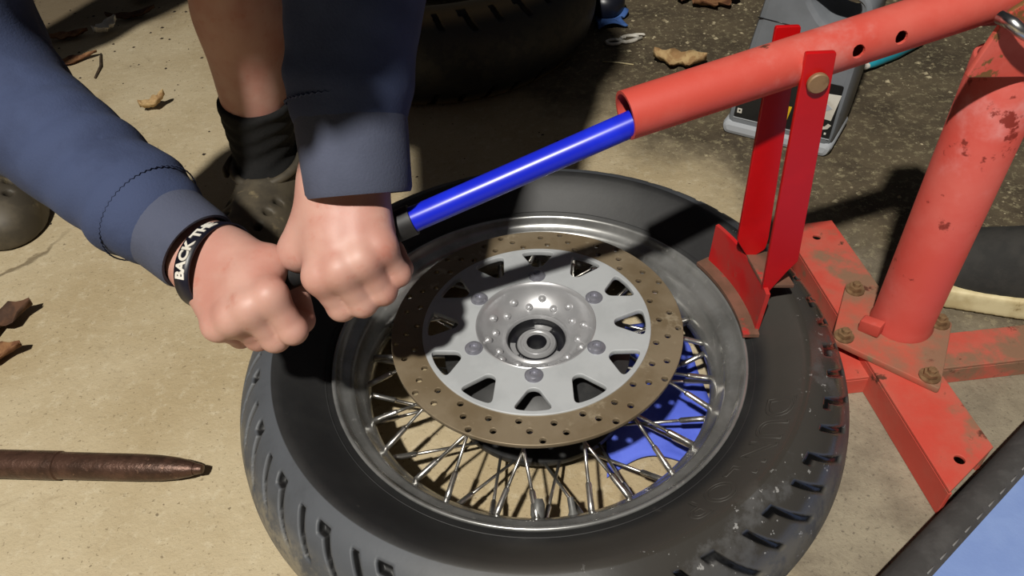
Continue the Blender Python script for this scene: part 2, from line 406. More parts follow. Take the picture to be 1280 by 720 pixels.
# ================================================================== MOTORCYCLE WHEEL (centre at the origin, lying flat)
wheel = root('motorcycle_wheel', (0, 0, 0), 'spoked motorcycle wheel with black tyre and drilled brake disc lying flat on the concrete', 'wheel')
def tyre_mesh(R, W, prof, NA, grooves, depth, rows=26, gw=.0032, worn=False):
    """prof: upper half (r, z) from bead to crown; mirrored about z = W/2"""
    pr = np.array(prof); s = np.concatenate([[0], np.cumsum(np.hypot(*np.diff(pr, axis=0).T))])
    sh = s[grooves['start']]
    ss = np.concatenate([np.linspace(0, sh, 16, endpoint=False), np.linspace(sh, s[-1], rows)])
    r, z = cubic(s, pr[:, 0], ss), cubic(s, pr[:, 1], ss)
    r = np.concatenate([r, r[-2::-1]]); z = np.concatenate([z, W - z[-2::-1]]); tt = np.concatenate([ss, ss[-2::-1]])
    nout = len(r)
    inner = [(pr[0, 0] + .004, W - pr[0, 1] + .012), (R - .05, .03), (R - .018, W / 2), (R - .05, W - .03), (pr[0, 0] + .004, pr[0, 1] - .012)]
    r = np.concatenate([r, [a for a, _ in inner]]); z = np.concatenate([z, [b for _, b in inner]])
    th = np.arange(NA) * 2 * PI / NA
    TH, _ = np.meshgrid(th, r, indexing='ij'); RR = np.tile(r, (NA, 1)); ZZ = np.tile(z, (NA, 1))
    # grooves: u = arc length within one pair, v = distance below the shoulder
    per = 2 * PI / grooves['pairs']; g = np.zeros_like(RR)
    v = tt - sh; low = np.arange(nout) > nout // 2
    for half in (0, 1):
        cols = np.where(low == bool(half))[0]; vv = v[cols][None, :]
        for kind in (0, 1):
            ph = per * (.5 * kind + .25 * half)
            u = ((TH[:, cols] - ph - (vv * grooves['slant'] + 6 * vv * vv) / R + per / 2) % per - per / 2) * R
            v0, v1 = grooves['v'][kind]
            d = np.maximum(np.abs(u) - gw, np.maximum(v0 - vv, vv - v1))
            if kind == 0:
                hk = np.maximum(np.abs(vv - v0 - gw) - gw, np.maximum(-.012 - u, u - .0))
                d = np.minimum(d, hk)
            g[:, cols] = np.maximum(g[:, cols], np.clip(.5 - d / .0016, 0, 1))
    side = np.clip((np.cos(TH - math.radians(-32)) - .62) / .2, 0, 1) if worn else 0
    g = g * (1 - .62 * side)
    nr = np.gradient(z[:nout]); nz = -np.gradient(r[:nout]); L = np.hypot(nr, nz); nr, nz = -nr / L, -nz / L
    RR[:, :nout] -= depth * g[:, :nout] * nr; ZZ[:, :nout] -= depth * g[:, :nout] * nz
    k = len(r); V = np.stack([RR * np.cos(TH), RR * np.sin(TH), ZZ], -1).reshape(-1, 3)
    a = np.arange(NA)[:, None]; b = np.arange(k)[None, :]; a2 = (a + 1) % NA; b2 = (b + 1) % k
    Q = np.stack([a * k + b, a2 * k + b, a2 * k + b2, a * k + b2], -1).reshape(-1, 4)
    G = np.zeros((NA, k), np.float32); G[:] = g
    return V, Q, G.reshape(-1)
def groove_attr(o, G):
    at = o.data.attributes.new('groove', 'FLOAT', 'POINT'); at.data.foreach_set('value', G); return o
def cubic(x, y, q):
    """Catmull-Rom style interpolation (monotone enough for profiles)"""
    mm = np.gradient(y, x); i = np.clip(np.searchsorted(x, q, 'right') - 1, 0, len(x) - 2)
    h = x[i + 1] - x[i]; t = (q - x[i]) / h
    return (2 * t**3 - 3 * t**2 + 1) * y[i] + (t**3 - 2 * t**2 + t) * h * mm[i] + (3 * t**2 - 2 * t**3) * y[i + 1] + (t**3 - t**2) * h * mm[i + 1]
PROF = [(.204, .096), (.212, .102), (.2195, .1065), (.228, .113), (.238, .1215), (.250, .1315), (.261, .1385), (.2695, .1412), (.2715, .1395), (.276, .1382),
        (.287, .1325), (.298, .1225), (.308, .108), (.315, .091), (.3185, .071)]
V, Q, G = tyre_mesh(.3185, .142, PROF, 27 * 52, dict(start=9, pairs=27, slant=.5, v=((.010, .052), (.012, .046))), .0080, rows=44, gw=.0040, worn=True)
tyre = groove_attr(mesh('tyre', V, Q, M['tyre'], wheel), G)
# raised lettering on the sidewall
def side_z(r): return float(np.interp(r, [p[0] for p in PROF], [p[1] for p in PROF]))
parts = []
for ch, a in zip('DUNLOP', (-30, -36.5, -43, -49.5, -56, -62.5)):
    v, f = text_mesh(ch, .034, 0, .0007)
    out = []
    for x, y, z in v:
        r = .2475 + y * .95; ang = math.radians(a) - x * 1.1 / .2475
        out.append((r * math.cos(ang), r * math.sin(ang), side_z(r) + .0002 + z))
    parts.append((out, f))
V, Fs = join(*parts); mesh('raised_lettering', V, Fs, M['tyre'], tyre)
V, Fs = join(*[revolve([(r - .0009, side_z(r) - .0004), (r, side_z(r) + .0008), (r + .0009, side_z(r) - .0004)], 160) for r in (.2235, .2660)])
mesh('sidewall_rings', V, Fs, M['tyre'], tyre)
# rim
half = [(.2168, .1075), (.2172, .1095), (.2160, .1108), (.2140, .1104), (.2125, .1080), (.2105, .1025), (.2070, .0985), (.2020, .0968), (.1985, .0945), (.1962, .0900),
        (.1945, .0850), (.1900, .0800), (.1855, .0745), (.1840, .0650)]
inn = half + [(r, .13 - z) for r, z in half[-2::-1]]
outr = [(r + .004, .13 - z + .002) for r, z in half[5:]] + [(r + .004, z - .002) for r, z in half[-2:4:-1]]
V, Fs = revolve(inn + outr, 160, closed=True); mesh('rim', V, Fs, M['rim'], wheel)
# hub: bowl, collar, bearing
V, Fs = revolve([(.0630, .1345), (.0630, .1385), (.0615, .1395), (.0598, .1388), (.0580, .1350), (.0535, .1265), (.0440, .1190), (.0370, .1150), (.0352, .1155), (.0340, .1170), (.0322, .1172), (.0308, .1150), (.0300, .1050),
                 (.0290, .1000), (.0225, .1000), (.0215, .1060), (.0200, .1085), (.0175, .1085), (.0165, .1070), (.0150, .1068), (.0142, .1095), (.0125, .1100), (.0108, .1095), (.0100, .1050), (.0095, .07)], 72)
hub = mesh('hub', V, Fs, M['hub'], wheel, math.radians(50))
V, Fs = revolve([(.0630, .1345), (.064, .112), (.098, .1035), (.099, .1015), (.098, .0975), (.070, .092), (.066, .060), (.070, .036), (.098, .032), (.099, .029), (.098, .024), (.030, .012), (.010, .012), (.0096, .070)], 72)
mesh('hub_shell', V, Fs, M['drum'], wheel, math.radians(50))
V, Fs = revolve([(.0108, .1092), (.0097, .1060), (.0094, .085), (0, .085)], 32); mesh('axle_hole_shade_plug', V, Fs, M['dark_metal'], hub)  # dark plug whose colour stands in for the shade inside the axle bore
V, Fs = revolve([(.0306, .1130), (.0299, .1060), (.0292, .1018), (.0222, .1018), (.0214, .1070)], 48); mesh('bearing_recess', V, Fs, M['dark_metal'], hub)
seal = []
for k in range(3):
    a0 = math.radians(70 + 120 * k); pts = [(r * math.cos(a0 + t), r * math.sin(a0 + t)) for r, ts in ((.0286, np.linspace(-.36, .36, 9)), (.0226, np.linspace(.36, -.36, 9))) for t in ts]
    seal.append(plate(pts, [], .003, .0006, (0, 0, .1045), (1, 0, 0), (0, 1, 0)))
for V, Fs in seal: mesh('retainer_tab', V, Fs, M['hub'], hub, math.radians(40))
dome = revolve([(.0045, -.001), (.0043, .0008), (.0034, .0024), (.0018, .0034), (.0, .0037)], 14)
d0 = None
for k in range(20):
    a = 2 * PI * k / 20 + .1; r, z = ((.0505, .1244), (.0435, .1186))[k % 2]
    nrm = A(-math.cos(a) * .55, -math.sin(a) * .55, .83); X, Y, D = frame(nrm); c = A(r * math.cos(a), r * math.sin(a), z)
    if d0 is None:
        d0 = mesh('rivet', [A(*v) for v in dome[0]], dome[1], M['hub'], hub)
        o = d0
    else: o = d0.copy(); COL.objects.link(o)
    o.parent = hub; o.matrix_local = Matrix(((X[0], Y[0], D[0], c[0]), (X[1], Y[1], D[1], c[1]), (X[2], Y[2], D[2], c[2]), (0, 0, 0, 1)))
# brake disc
holes = []
for k in range(26):
    for i, r in enumerate((.1240, .1345, .1450) if k % 2 else (.1270, .1390)):
        a = 2 * PI * k / 26 + .085 * (i - 1) * (1 if k % 2 else .8); holes.append(circle(r * math.cos(a), r * math.sin(a), .0031, 14))
V, Fs = plate(circle(0, 0, .1500, 160), [circle(0, 0, .1170, 160)] + holes, .0050, .0006, (0, 0, .1350), (1, 0, 0), (0, 1, 0))
mesh('brake_disc', V, Fs, M['disc'], wheel, math.radians(35))
# carrier with twelve windows
ang0 = math.radians(84.1); wins = []
for k in range(12):
    a = ang0 + k * PI / 6; e, t = A(math.cos(a), math.sin(a)), A(-math.sin(a), math.cos(a))
    wd, inn_ = (.0195, .0860) if k % 2 == 0 else (.0190, .0810)
    P = [e * .1105 + t * wd, e * .1130, e * .1105 - t * wd, e * inn_ - t * .0045, e * inn_ + t * .0045]
    wins.append(round_poly(P, .007))
V, Fs = plate(circle(0, 0, .1178, 128), [circle(0, 0, .0615, 96)] + wins, .0062, .0009, (0, 0, .1358), (1, 0, 0), (0, 1, 0))
carrier = mesh('disc_carrier', V, Fs, M['carrier'], wheel, math.radians(35))
# disc bolts
b0 = None
for k in range(6):
    a = ang0 + k * PI / 3; c = A(.0708 * math.cos(a), .0708 * math.sin(a), .1388)
    if b0 is None:
        V, Fs = revolve([(.0092, 0), (.0092, .0012), (.0080, .0016), (.0072, .0036), (.0052, .0046), (.0040, .0046), (.0034, .0020), (0, .0020)], 24)
        b0 = mesh('disc_bolt', [A(*v) for v in V], Fs, M['zinc'], wheel, math.radians(40)); o = b0
    else: o = clone(b0, wheel)
    o.location = c
# spokes: 13 crossing pairs above, 13 below
def make_spoke(sign, top):
    rim_a = math.radians(6.0) * sign; hub_a = -math.radians(5.5) * sign
    z0, z1 = (.1005, .071) if top else (.028, .059)
    a = A(.0945 * math.cos(hub_a), .0945 * math.sin(hub_a), z0); b = A(.1842 * math.cos(rim_a), .1842 * math.sin(rim_a), z1)
    u = (b - a) / np.linalg.norm(b - a)
    V, Fs = sweep([a, b - u * .02], .0017, 8); s = mesh('spoke', V, Fs, M['spoke'], wheel)
    V, Fs = sweep([b - u * .027, b - u * .025, b - u * .008, b + u * .003], [.0022, .0030, .0030, .0032], 8); mesh('nipple', V, Fs, M['spoke'], s)
    return s
for top in (True, False):
    for sign in (1, -1):
        s0 = make_spoke(sign, top)
        for k in range(13):
            s = s0 if k == 0 else clone(s0, wheel)
            s.rotation_euler.z = math.radians(-128.6 + (0 if top else 13.8)) + 2 * PI * k / 13
V, Fs = revolve([(0, 0), (.0050, 0), (.0068, .004), (.0066, .014), (.0045, .019), (0, .019)], 16, (-.0155, -.182, .066), (.02, .19, .11))
mesh('wheel_weight', V, Fs, M['weight'], wheel, math.radians(40))
V, Fs = revolve([(0, 0), (.0065, 0), (.006, .005), (.0036, .009), (.0032, .020), (.003, .022), (0, .022)], 16, (.0185, -.183, .060), (-.02, .19, .12))
tag(mesh('valve_stem', V, Fs, M['weight'], wheel, math.radians(40)), 'grey rubber valve stem')

# ================================================================== TYRE CHANGER STAND
stand = root('tyre_changer', (.42, .037, 0), 'faded red steel tyre changer stand whose lever and bright red shoe press the tyre bead', 'tyre changer')
PX, PY = .422, .037
# long base beam: folded channel, with the end hole, running front to back
def beam(p0, p1, wdt, h, name, m, hole=None, th=.004, cut=0.):
    p0, p1 = A(*p0), A(*p1); d = p1 - p0; L = np.linalg.norm(d); d /= L; s = A(-d[1], d[0], 0)
    ps = plate([(0, -wdt / 2), (L, -wdt / 2), (L - cut, wdt / 2), (0, wdt / 2)], [circle(hx, hy, hr, 16) for hx, hy, hr in (hole or [])], th, .0008, (p0[0], p0[1], h - th / 2), d, s)
    sides = [box((p0 + p1) / 2 - d * (cut / 2 if k > 0 else 0) + s * k * (wdt / 2 - th / 2) + A(0, 0, (h - th) / 2), d * (L - (cut if k > 0 else 0)), s * th, A(0, 0, h - th), .0008, 1) for k in (-1, 1)]
    V, Fs = join(ps, *sides); return mesh(name, V, Fs, m, stand, math.radians(30))
beam((.3845, .236, 0), (.4125, -.173, 0), .068, .042, 'base_beam', M['red_dirty'], [(.378, -.006, .0052), (.03, .0, .005)], cut=.040)
beam((.338, .004, 0), (.585, .012, 0), .050, .028, 'base_beam', M['red_dirty'])
pl = [(.336, .020), (.386, .108), (.478, .030), (.420, -.062)]
V, Fs = plate(round_poly(pl, .004), [], .008, .001, (0, 0, .0465), (1, 0, 0), (0, 1, 0)); mesh('base_plate', V, Fs, M['red_plate'], stand, math.radians(30))
hexb = lambda c, r, h, ax=(0, 0, 1): join(sweep([A(*c), A(*c) + A(*ax) * h], r, 6))
bp = None
for x, y in ((.350, .022), (.391, .094), (.417, -.044), (.463, .030)):
    if bp is None:
        V, Fs = join(revolve([(.0, 0), (.011, 0), (.011, .002), (0, .002)], 16), sweep([A(0, 0, .002), A(0, 0, .008)], .0078, 6), sweep([A(0, 0, .008), A(0, 0, .012)], .0045, 8))
        bp = mesh('anchor_bolt', [A(*v) + A(.42, .037, 0) for v in V], Fs, M['bolt_rust'], stand, math.radians(30)); o = bp
    else: o = clone(bp, stand)
    o.location = (x - .42, y - .037, .0505)
post_prof = [(.0335, .0500), (.0340, .0525), (.0322, .0570), (.0320, .375), (.0312, .376), (.0285, .376), (.0285, .06)]
V, Fs = revolve(post_prof, 48, (PX, PY, 0)); mesh('post', V, Fs, M['red_post'], stand, math.radians(40))
V, Fs = box((.3805, .026, .060), A(.014, -.016, .004) * 1.1, A(.010, .009, 0), A(-.002, -.002, .020), .002); mesh('weld_lug', V, Fs, M['red_old'], stand, math.radians(40))
# lever tube with two pin holes through its wall
T0, T1 = A(.0795, -.018, .3845), A(.452, .0715, .4275); td = (T1 - T0) / np.linalg.norm(T1 - T0)
def tube_with_holes(p0, d, L, r, ri, holes, n=48, k=90):
    """tube whose wall has round openings; holes = [(s, angle, radius)]"""
    x, y, _ = frame(d); V = []
    S = np.linspace(0, L, k + 1)
    hs = sorted({round(h[0], 4) for h in holes})
    for h in hs: S = np.concatenate([S[np.abs(S - h) > .012], np.linspace(h - .011, h + .011, 45)])
    S = np.sort(S); k = len(S); nn = 240
    for s in S:
        for j in range(nn):
            a = 2 * PI * j / nn; V.append(p0 + d * s + r * (math.cos(a) * x + math.sin(a) * y))
    no = len(V)
    for s in S:
        for j in range(nn):
            a = 2 * PI * j / nn; V.append(p0 + d * s + ri * (math.cos(a) * x + math.sin(a) * y))
    V = np.array(V); Fs = []
    def dead(i, j):
        s = (S[i] + S[i + 1]) / 2; a = 2 * PI * (j + .5) / nn
        for hs_, ha, hr in holes:
            da = (a - ha + PI) % (2 * PI) - PI
            if math.hypot(s - hs_, r * da) < hr: return True
        return False
    D = {(i, j): dead(i, j) for i in range(k - 1) for j in range(nn)}
    for i in range(k - 1):
        for j in range(nn):
            if D[i, j]: continue
            a, b = i * nn + j, i * nn + (j + 1) % nn
            Fs.append((a, b, b + nn, a + nn)); Fs.append((no + a, no + a + nn, no + b + nn, no + b))
            for di, dj, p, q in ((1, 0, a + nn, b + nn), (-1, 0, a, b), (0, 1, b, b + nn), (0, -1, a, a + nn)):
                key = (i + di, (j + dj) % nn)
                if D.get(key, False): Fs.append((p, q, q + no, p + no))
    for j in range(nn):
        a, b = j, (j + 1) % nn; Fs.append((a, b, b + no, a + no))
        a += (k - 1) * nn; b += (k - 1) * nn; Fs.append((a, b, b + no, a + no))
    return V, Fs
tx, ty, _ = frame(td)
cam_side = math.atan2(A(0, -.80, .60) @ ty, A(0, -.80, .60) @ tx)
s1, s2 = (np.linalg.norm(A(.265, .026, .40) - T0), np.linalg.norm(A(.3015, .035, .406) - T0))
V, Fs = tube_with_holes(T0, td, np.linalg.norm(T1 - T0), .0198, .0172, [(s1, cam_side + .50, .0056), (s2, cam_side + .50, .0056)])
lever = mesh('lever_tube', V, Fs, M['red_old'], stand, math.radians(30))
# pivot clevis on the post
def vplate(P, y, th, m, name, holes=()):
    V, Fs = plate(round_poly(P, .003, 2), [circle(a, b, r, 16) for a, b, r in holes], th, .0008, (0, y, 0), (1, 0, 0), (0, 0, 1)); return mesh(name, V, Fs, m, stand, math.radians(30))
CL = [(.362, .378), (.455, .372), (.470, .440), (.462, .468), (.385, .468), (.366, .445)]
CL = [(.3605, .381), (.452, .374), (.460, .420), (.446, .446), (.392, .446), (.376, .434)]
vplate(CL, .0040, .005, M['worn_bracket'], 'pivot_bracket', [(.3725, .4285, .0)] if 0 else [])
vplate([(.395, .377), (.450, .375), (.455, .420), (.440, .446), (.402, .446)], .1000, .005, M['worn_bracket'], 'pivot_bracket')
ring = [A(.371, .004, .430)] + [A(.372 + .026 * (1 - math.cos(a)) + .012 * a, -.008 - .010 * math.sin(a), .432 - .045 * (a / PI)) for a in np.linspace(.15, PI, 14)]
V, Fs = sweep(ring, .0052, 12); mesh('pin_ring', V, Fs, M['steel'], stand)
V, Fs = sweep([A(.420, -.002, .412), A(.420, .108, .412)], .007, 16); mesh('pivot_pin', V, Fs, M['bolt_rust'], stand, math.radians(40))
# link arms and shoe
AR = [(.2195, .4185), (.2435, .4175), (.2480, .395), (.2560, .198), (.2420, .163), (.2260, .158), (.2235, .20)]
AR1 = [(.2200, .4185), (.2440, .4175), (.2580, .200), (.2500, .188), (.2350, .159), (.2290, .165)]
AR2 = [(.2120, .4185), (.2330, .4175), (.2460, .190), (.2450, .176), (.2300, .163), (.2140, .190)]
def arm(P, y): V, Fs = plate(round_poly(P, .002, 2), [], .0045, .0006, (0, y, 0), (1, 0, 0), (0, 0, 1)); return mesh('link_arm', V, Fs, M['red_new'], stand, math.radians(30))
arm(AR1, -.0040); arm(AR2, .0445)
V, Fs = revolve([(0, 0), (.0080, 0), (.0086, .001), (.0086, .0038), (.0076, .0048), (0, .0050)], 24, (.2335, -.0062, .3935), (0, -1, 0)); tag(mesh('link_bolt', V, Fs, M['bolt_rust'], stand, math.radians(40)), 'brown rusted bolt head')
# shoe: an upright flange curved along the rim, with a foot at its lower edge
def arc_strip(r0, r1, z0, z1, a0, a1, k=14, top_off=0.):
    V = []; Fs = []
    for i in range(k + 1):
        a = math.radians(a0 + (a1 - a0) * i / k); e = A(math.cos(a), math.sin(a), 0)
        V += [e * r0 + A(0, 0, z0), e * r1 + A(0, 0, z0), e * (r1 + top_off) + A(0, 0, z1), e * (r0 + top_off) + A(0, 0, z1)]
    for i in range(k):
        b = 4 * i
        for j in range(4): Fs.append((b + j, b + (j + 1) % 4, b + 4 + (j + 1) % 4, b + 4 + j))
    Fs += [(0, 1, 2, 3), tuple(4 * k + j for j in (3, 2, 1, 0))]; return V, Fs
V, Fs = arc_strip(.2270, .2312, .1165, .168, -4, 25, top_off=.003); shoe = mesh('breaker_shoe', V, Fs, M['red_shoe'], stand, math.radians(30))
V, Fs = arc_strip(.2135, .2300, .1140, .1185, -6, 26); tag(mesh('shoe_foot', V, Fs, M['shoe_bare'], shoe, math.radians(30)), 'brown worn foot of the shoe')
V, Fs = box((.244, .022, .166), A(.032, 0, -.004), A(-.004, .052, 0), A(.0, 0, .005), .0008); tag(mesh('shoe_web', V, Fs, M['shoe_bare'], shoe, math.radians(30)))

# ================================================================== BLUE LEVER BAR (slid into the red tube, held in both hands)
B0 = A(.0805, -.0175, .3745); bd = A(-.178, -.0285, -.0535); bd /= np.linalg.norm(bd)
bar_pt = lambda x: B0 + bd * ((x - B0[0]) / bd[0])
bar = root('lever_bar', tuple(bar_pt(-.18)), 'glossy blue steel lever bar sticking out of the red tube, held in both fists', 'lever bar')
V, Fs = sweep([B0 - bd * .07, B0, bar_pt(-.09), bar_pt(-.262)], .0108, 28); mesh('bar', V, Fs, M['blue_bar'], bar, math.radians(40))
V, Fs = sweep([bar_pt(-.0975), bar_pt(-.0978), bar_pt(-.262), bar_pt(-.264)], [.0118, .0130, .0130, .0115], 28); tag(mesh('grip', V, Fs, M['grip'], bar, math.radians(40)), 'black rubber grip')
#@@REST

# ================================================================== THINGS ON THE FLOOR
# blue cloth under the spokes
nx, ny = 22, 26; V = []; Fs = []
for i in range(nx + 1):
    for j in range(ny + 1):
        u, v = i / nx, j / ny; x = .055 + .135 * u + .014 * math.sin(3 * v + .5) * (1 - u); y = -.105 + .215 * v + .02 * math.sin(4 * u) * (1 - v)
        r = math.hypot(x, y)
        if r > .200: x, y = x * .200 / r, y * .200 / r
        V.append((x, y, .004 + .004 * math.sin(30 * x + 22 * y) ** 2 + .003 * math.sin(55 * y - 20 * x)))
for i in range(nx):
    for j in range(ny): a = i * (ny + 1) + j; Fs.append((a, a + ny + 1, a + ny + 2, a + 1))
def thicken(o, t, off=0.):
    md = o.modifiers.new('thick', 'SOLIDIFY'); md.thickness = t; md.offset = off; return o
tag(thicken(mesh('shop_cloth', V, Fs, M['blue_cloth'], loc=(.13, 0, 0)), .003, 1), 'bright blue cloth lying on the floor under the wheel spokes', 'cloth')

# old tyre behind
ot = (-.115, .985, .0)
PROF2 = [(.203, .150), (.224, .160), (.235, .169), (.250, .177), (.262, .181), (.272, .1815), (.279, .179), (.284, .175), (.292, .166), (.301, .150), (.309, .130), (.3135, .110), (.315, .091)]
V, Q, G = tyre_mesh(.315, .182, PROF2, 18 * 40, dict(start=6, pairs=18, slant=.2, v=((.004, .040), (.006, .032))), .007, gw=.005)
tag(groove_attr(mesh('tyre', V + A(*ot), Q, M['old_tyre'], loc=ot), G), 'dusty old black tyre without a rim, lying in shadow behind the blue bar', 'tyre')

# rusty bar
b0_, b1_ = A(-.95, .012, .0165), A(-.3725, -.0605, .0165); ax = (b1_ - b0_) / np.linalg.norm(b1_ - b0_); LB = np.linalg.norm(b1_ - b0_)
rbar = root('steel_bar', ((b0_[0] + b1_[0]) / 2, (b0_[1] + b1_[1]) / 2, 0), 'rusty brown round steel bar with a blunt pointed tip, lying on the floor at left', 'bar')
LS = LB - .165
V, Fs = revolve([(0, 0), (.0152, 0), (.0160, .002), (.0160, LS - .001), (.0148, LS)], 28, b0_, ax)
mesh('shank', V, Fs, M['rusty'], rbar, math.radians(40))
V, Fs = revolve([(.0147, LS - .0006), (.0150, LS + .001), (.0148, LS + .09), (.0140, LS + .115), (.0118, LS + .136), (.0088, LS + .150), (.0070, LS + .155), (0, LS + .156)], 28, b0_, ax)
mesh('tapered_end', V, Fs, M['rusty'], rbar, math.radians(40))
V, Fs = revolve([(0, LS + .152), (.0058, LS + .152), (.0064, LS + .157), (.0050, LS + .164), (.0020, LS + .165), (0, LS + .165)], 14, b0_, ax)
mesh('tip', V, Fs, M['rusty'], rbar, math.radians(40))

# grey oil jug (upright), handle hole towards the right
J, je, jn = A(.357, .54, 0), A(.81, -.586, 0), A(-.586, -.81, 0)
jb = J + je * .0825 - jn * .05
jug = root('oil_jug', tuple(jb), 'grey plastic oil jug with a black label standing behind the red link arms', 'jug')
P = [(.004, 0), (.164, 0), (.172, .03), (.177, .15), (.181, .245), (.165, .262), (.095, .268), (.088, .285), (.052, .285), (.046, .268), (.030, .245), (.016, .15), (.001, .03)]
hole = round_poly([(.092, .245), (.120, .212), (.148, .208), (.163, .225), (.160, .248), (.130, .252)], .012)
V, Fs = plate(round_poly(P, .016), [hole], .104, .010, J - jn * .052, je, (0, 0, 1)); mesh('jug_body', V, Fs, M['jug'], jug, math.radians(30))
V, Fs = plate(round_poly([(-.002, 0), (.168, 0), (.174, .018), (.168, .026), (.002, .026), (-.006, .018)], .010), [], .110, .008, J - jn * .052, je, (0, 0, 1)); mesh('base_rim', V, Fs, M['silver'], jug, math.radians(30))
V, Fs = revolve([(0, .284), (.021, .284), (.021, .306), (.019, .308), (0, .308)], 32, tuple(J + je * .070 - jn * .052)); mesh('cap', V, Fs, M['black_label'], jug, math.radians(30))
def on_jug(pts, z0, th, m, name, par, holes=()):
    V, Fs = plate(pts, holes, th, .0001, J + jn * z0, je, (0, 0, 1)); return mesh(name, V, Fs, m, par, False)
lab = on_jug(round_poly([(.012, .034), (.166, .034), (.168, .125), (.018, .125)], .004), .0004, .0010, M['black_label'], 'label', jug)
on_jug([(.012, .0325), (.166, .0325), (.166, .0342), (.012, .0342)], .0008, .0008, M['silver'], 'label_line', lab)
on_jug([(.110, .070), (.162, .066), (.168, .110), (.113, .106)], .0012, .0008, M['white'], 'white_panel', lab)
on_jug([(.125, .084), (.150, .080), (.160, .086), (.152, .092), (.130, .091)], .0018, .0006, M['silver'], 'grey_print', lab)
on_jug([(.088, .048), (.097, .048), (.101, .074), (.093, .074)], .0012, .0008, M['yellow'], 'yellow_stripe', lab)
on_jug([(.017, .043), (.0245, .043), (.0245, .051), (.017, .051)], .0012, .0008, M['white'], 'square_mark', lab, [[(.0192, .0452), (.0223, .0452), (.0223, .0488), (.0192, .0488)]])
on_jug([(.140, .050), (.150, .0475), (.160, .051), (.164, .058), (.159, .060), (.155, .054), (.147, .053), (.142, .054)], .0012, .0008, M['white'], 'white_emblem', lab)
for k in range(4): on_jug([(.144 + k * .0042, .0405), (.147 + k * .0042, .0405), (.147 + k * .0042, .0440), (.144 + k * .0042, .0440)], .0012, .0006, M['white'], 'small_print', lab) if k != 2 else None
V, Fs = sweep([J + je * .024 + A(0, 0, .204), J + je * .085 + A(0, 0, .200)], .0009, 6); mesh('mould_seam', V, Fs, M['dark_metal'], jug)

# teal tapered plastic tool behind the lever tube
tl = root('teal_handle', (.72, .73, 0), 'teal tapered plastic handle with a white tip lying beyond the red lever tube', 'tool handle')
q0, q1 = A(.650, .690, .014), A(.800, .790, .021)
dq = (q1 - q0) / np.linalg.norm(q1 - q0)
V, Fs = sweep([q0 + dq * .012, q0 + dq * .03, q0 + dq * .09, q0 + dq * .16, q0 + dq * .18], [.006, .010, .017, .019, .015], 20); mesh('handle', V, Fs, M['teal'], tl, math.radians(50))
V, Fs = sweep([q0, q0 + dq * .004, q0 + dq * .014], [.002, .005, .006], 16); tag(mesh('tip', V, Fs, M['white'], tl, math.radians(50)), 'white tip')

# sneaker at the right edge, behind the post
sk_o = A(.622, .112, 0); sd = A(-.93, .36, 0); sd /= np.linalg.norm(sd); ss_ = A(-sd[1], sd[0], 0)
sk = root('sneaker', tuple(sk_o), 'black canvas shoe with a cream rubber sole beside the base of the red post', 'shoe')
def loc_(P): q = P - sk_o; return q @ sd, q @ ss_, q[..., 2]
def sole_w(x): return .050 - .010 * np.clip((-x) / .14, 0, 1) - .0
def sole_f(P):
    x, y, z = loc_(P); d2 = np.sqrt((np.clip(np.abs(x + .0) - .092, 0, None)) ** 2 + (y * (.047 / (sole_w(x)))) ** 2) - .048
    return np.maximum(np.maximum(d2, z - .031), .003 - z) - .002
def upper_f(P):
    x, y, z = loc_(P)
    toe = ell(P, sk_o + sd * .062 + A(0, 0, .028), (.078, .047, .050), np.array([sd, ss_, A(0, 0, 1)]))
    mid = ell(P, sk_o - sd * .03 + A(0, 0, .035), (.105, .044, .075), np.array([sd, ss_, A(0, 0, 1)]))
    d = smin(toe, mid, .03); d = np.maximum(d, .028 - z)
    op = ell(P, sk_o - sd * .075 + A(0, 0, .125), (.055, .030, .060), np.array([sd, ss_, A(0, 0, 1)])); return np.maximum(d, -op)
V, Q = surface(upper_f, sk_o - A(.2, .2, 0.0), sk_o + A(.2, .2, .13), .005); mesh('upper', V, Q, M['sneaker'], sk)
V, Q = surface(sole_f, sk_o - A(.2, .2, .008), sk_o + A(.2, .2, .045), .004); mesh('sole', V, Q, M['cream'], sk)

# padded mat at the lower right, nearest the camera
E0, E1 = A(.276, -.249, 0), A(.496, -.098, 0); ed = (E1 - E0) / np.linalg.norm(E1 - E0); en = A(ed[1], -ed[0], 0)
sc_ = A(.386, -.1735, 0) + en * .20 - ed * .02
st = root('padded_mat', tuple(sc_), 'thick pale blue padded mat with stitched dark grey edge, nearest the camera', 'mat')
LX, LY = .64, .40
def rr(w_, h_, r): return round_poly([(-w_, -h_), (w_, -h_), (w_, h_), (-w_, h_)], r, 6)
V, Fs = plate(rr(LX / 2 - .016, LY / 2 - .016, .07), [], .036, .014, sc_ + A(0, 0, .0185), ed, np.cross(A(0, 0, 1), ed)); mesh('pad', V, Fs, M['pale_blue'], st, math.radians(40))
loop = [sc_ + A(0, 0, .0215) + ed * x + np.cross(A(0, 0, 1), ed) * y for x, y in round_poly([(-LX / 2 + .019, -LY / 2 + .019), (LX / 2 - .019, -LY / 2 + .019), (LX / 2 - .019, LY / 2 - .019), (-LX / 2 + .019, LY / 2 - .019)], .075, 10)]
dense = []
for i in range(len(loop)):
    a, b = loop[i], loop[(i + 1) % len(loop)]; k = max(1, int(np.linalg.norm(b - a) / .02)); dense += [a + (b - a) * j / k for j in range(k)]
V, Fs = sweep(dense, .0185, 14, closed=True, sy=1.1); band_o = mesh('edge_band', V, Fs, M['edge_cloth'], st)
sts = []
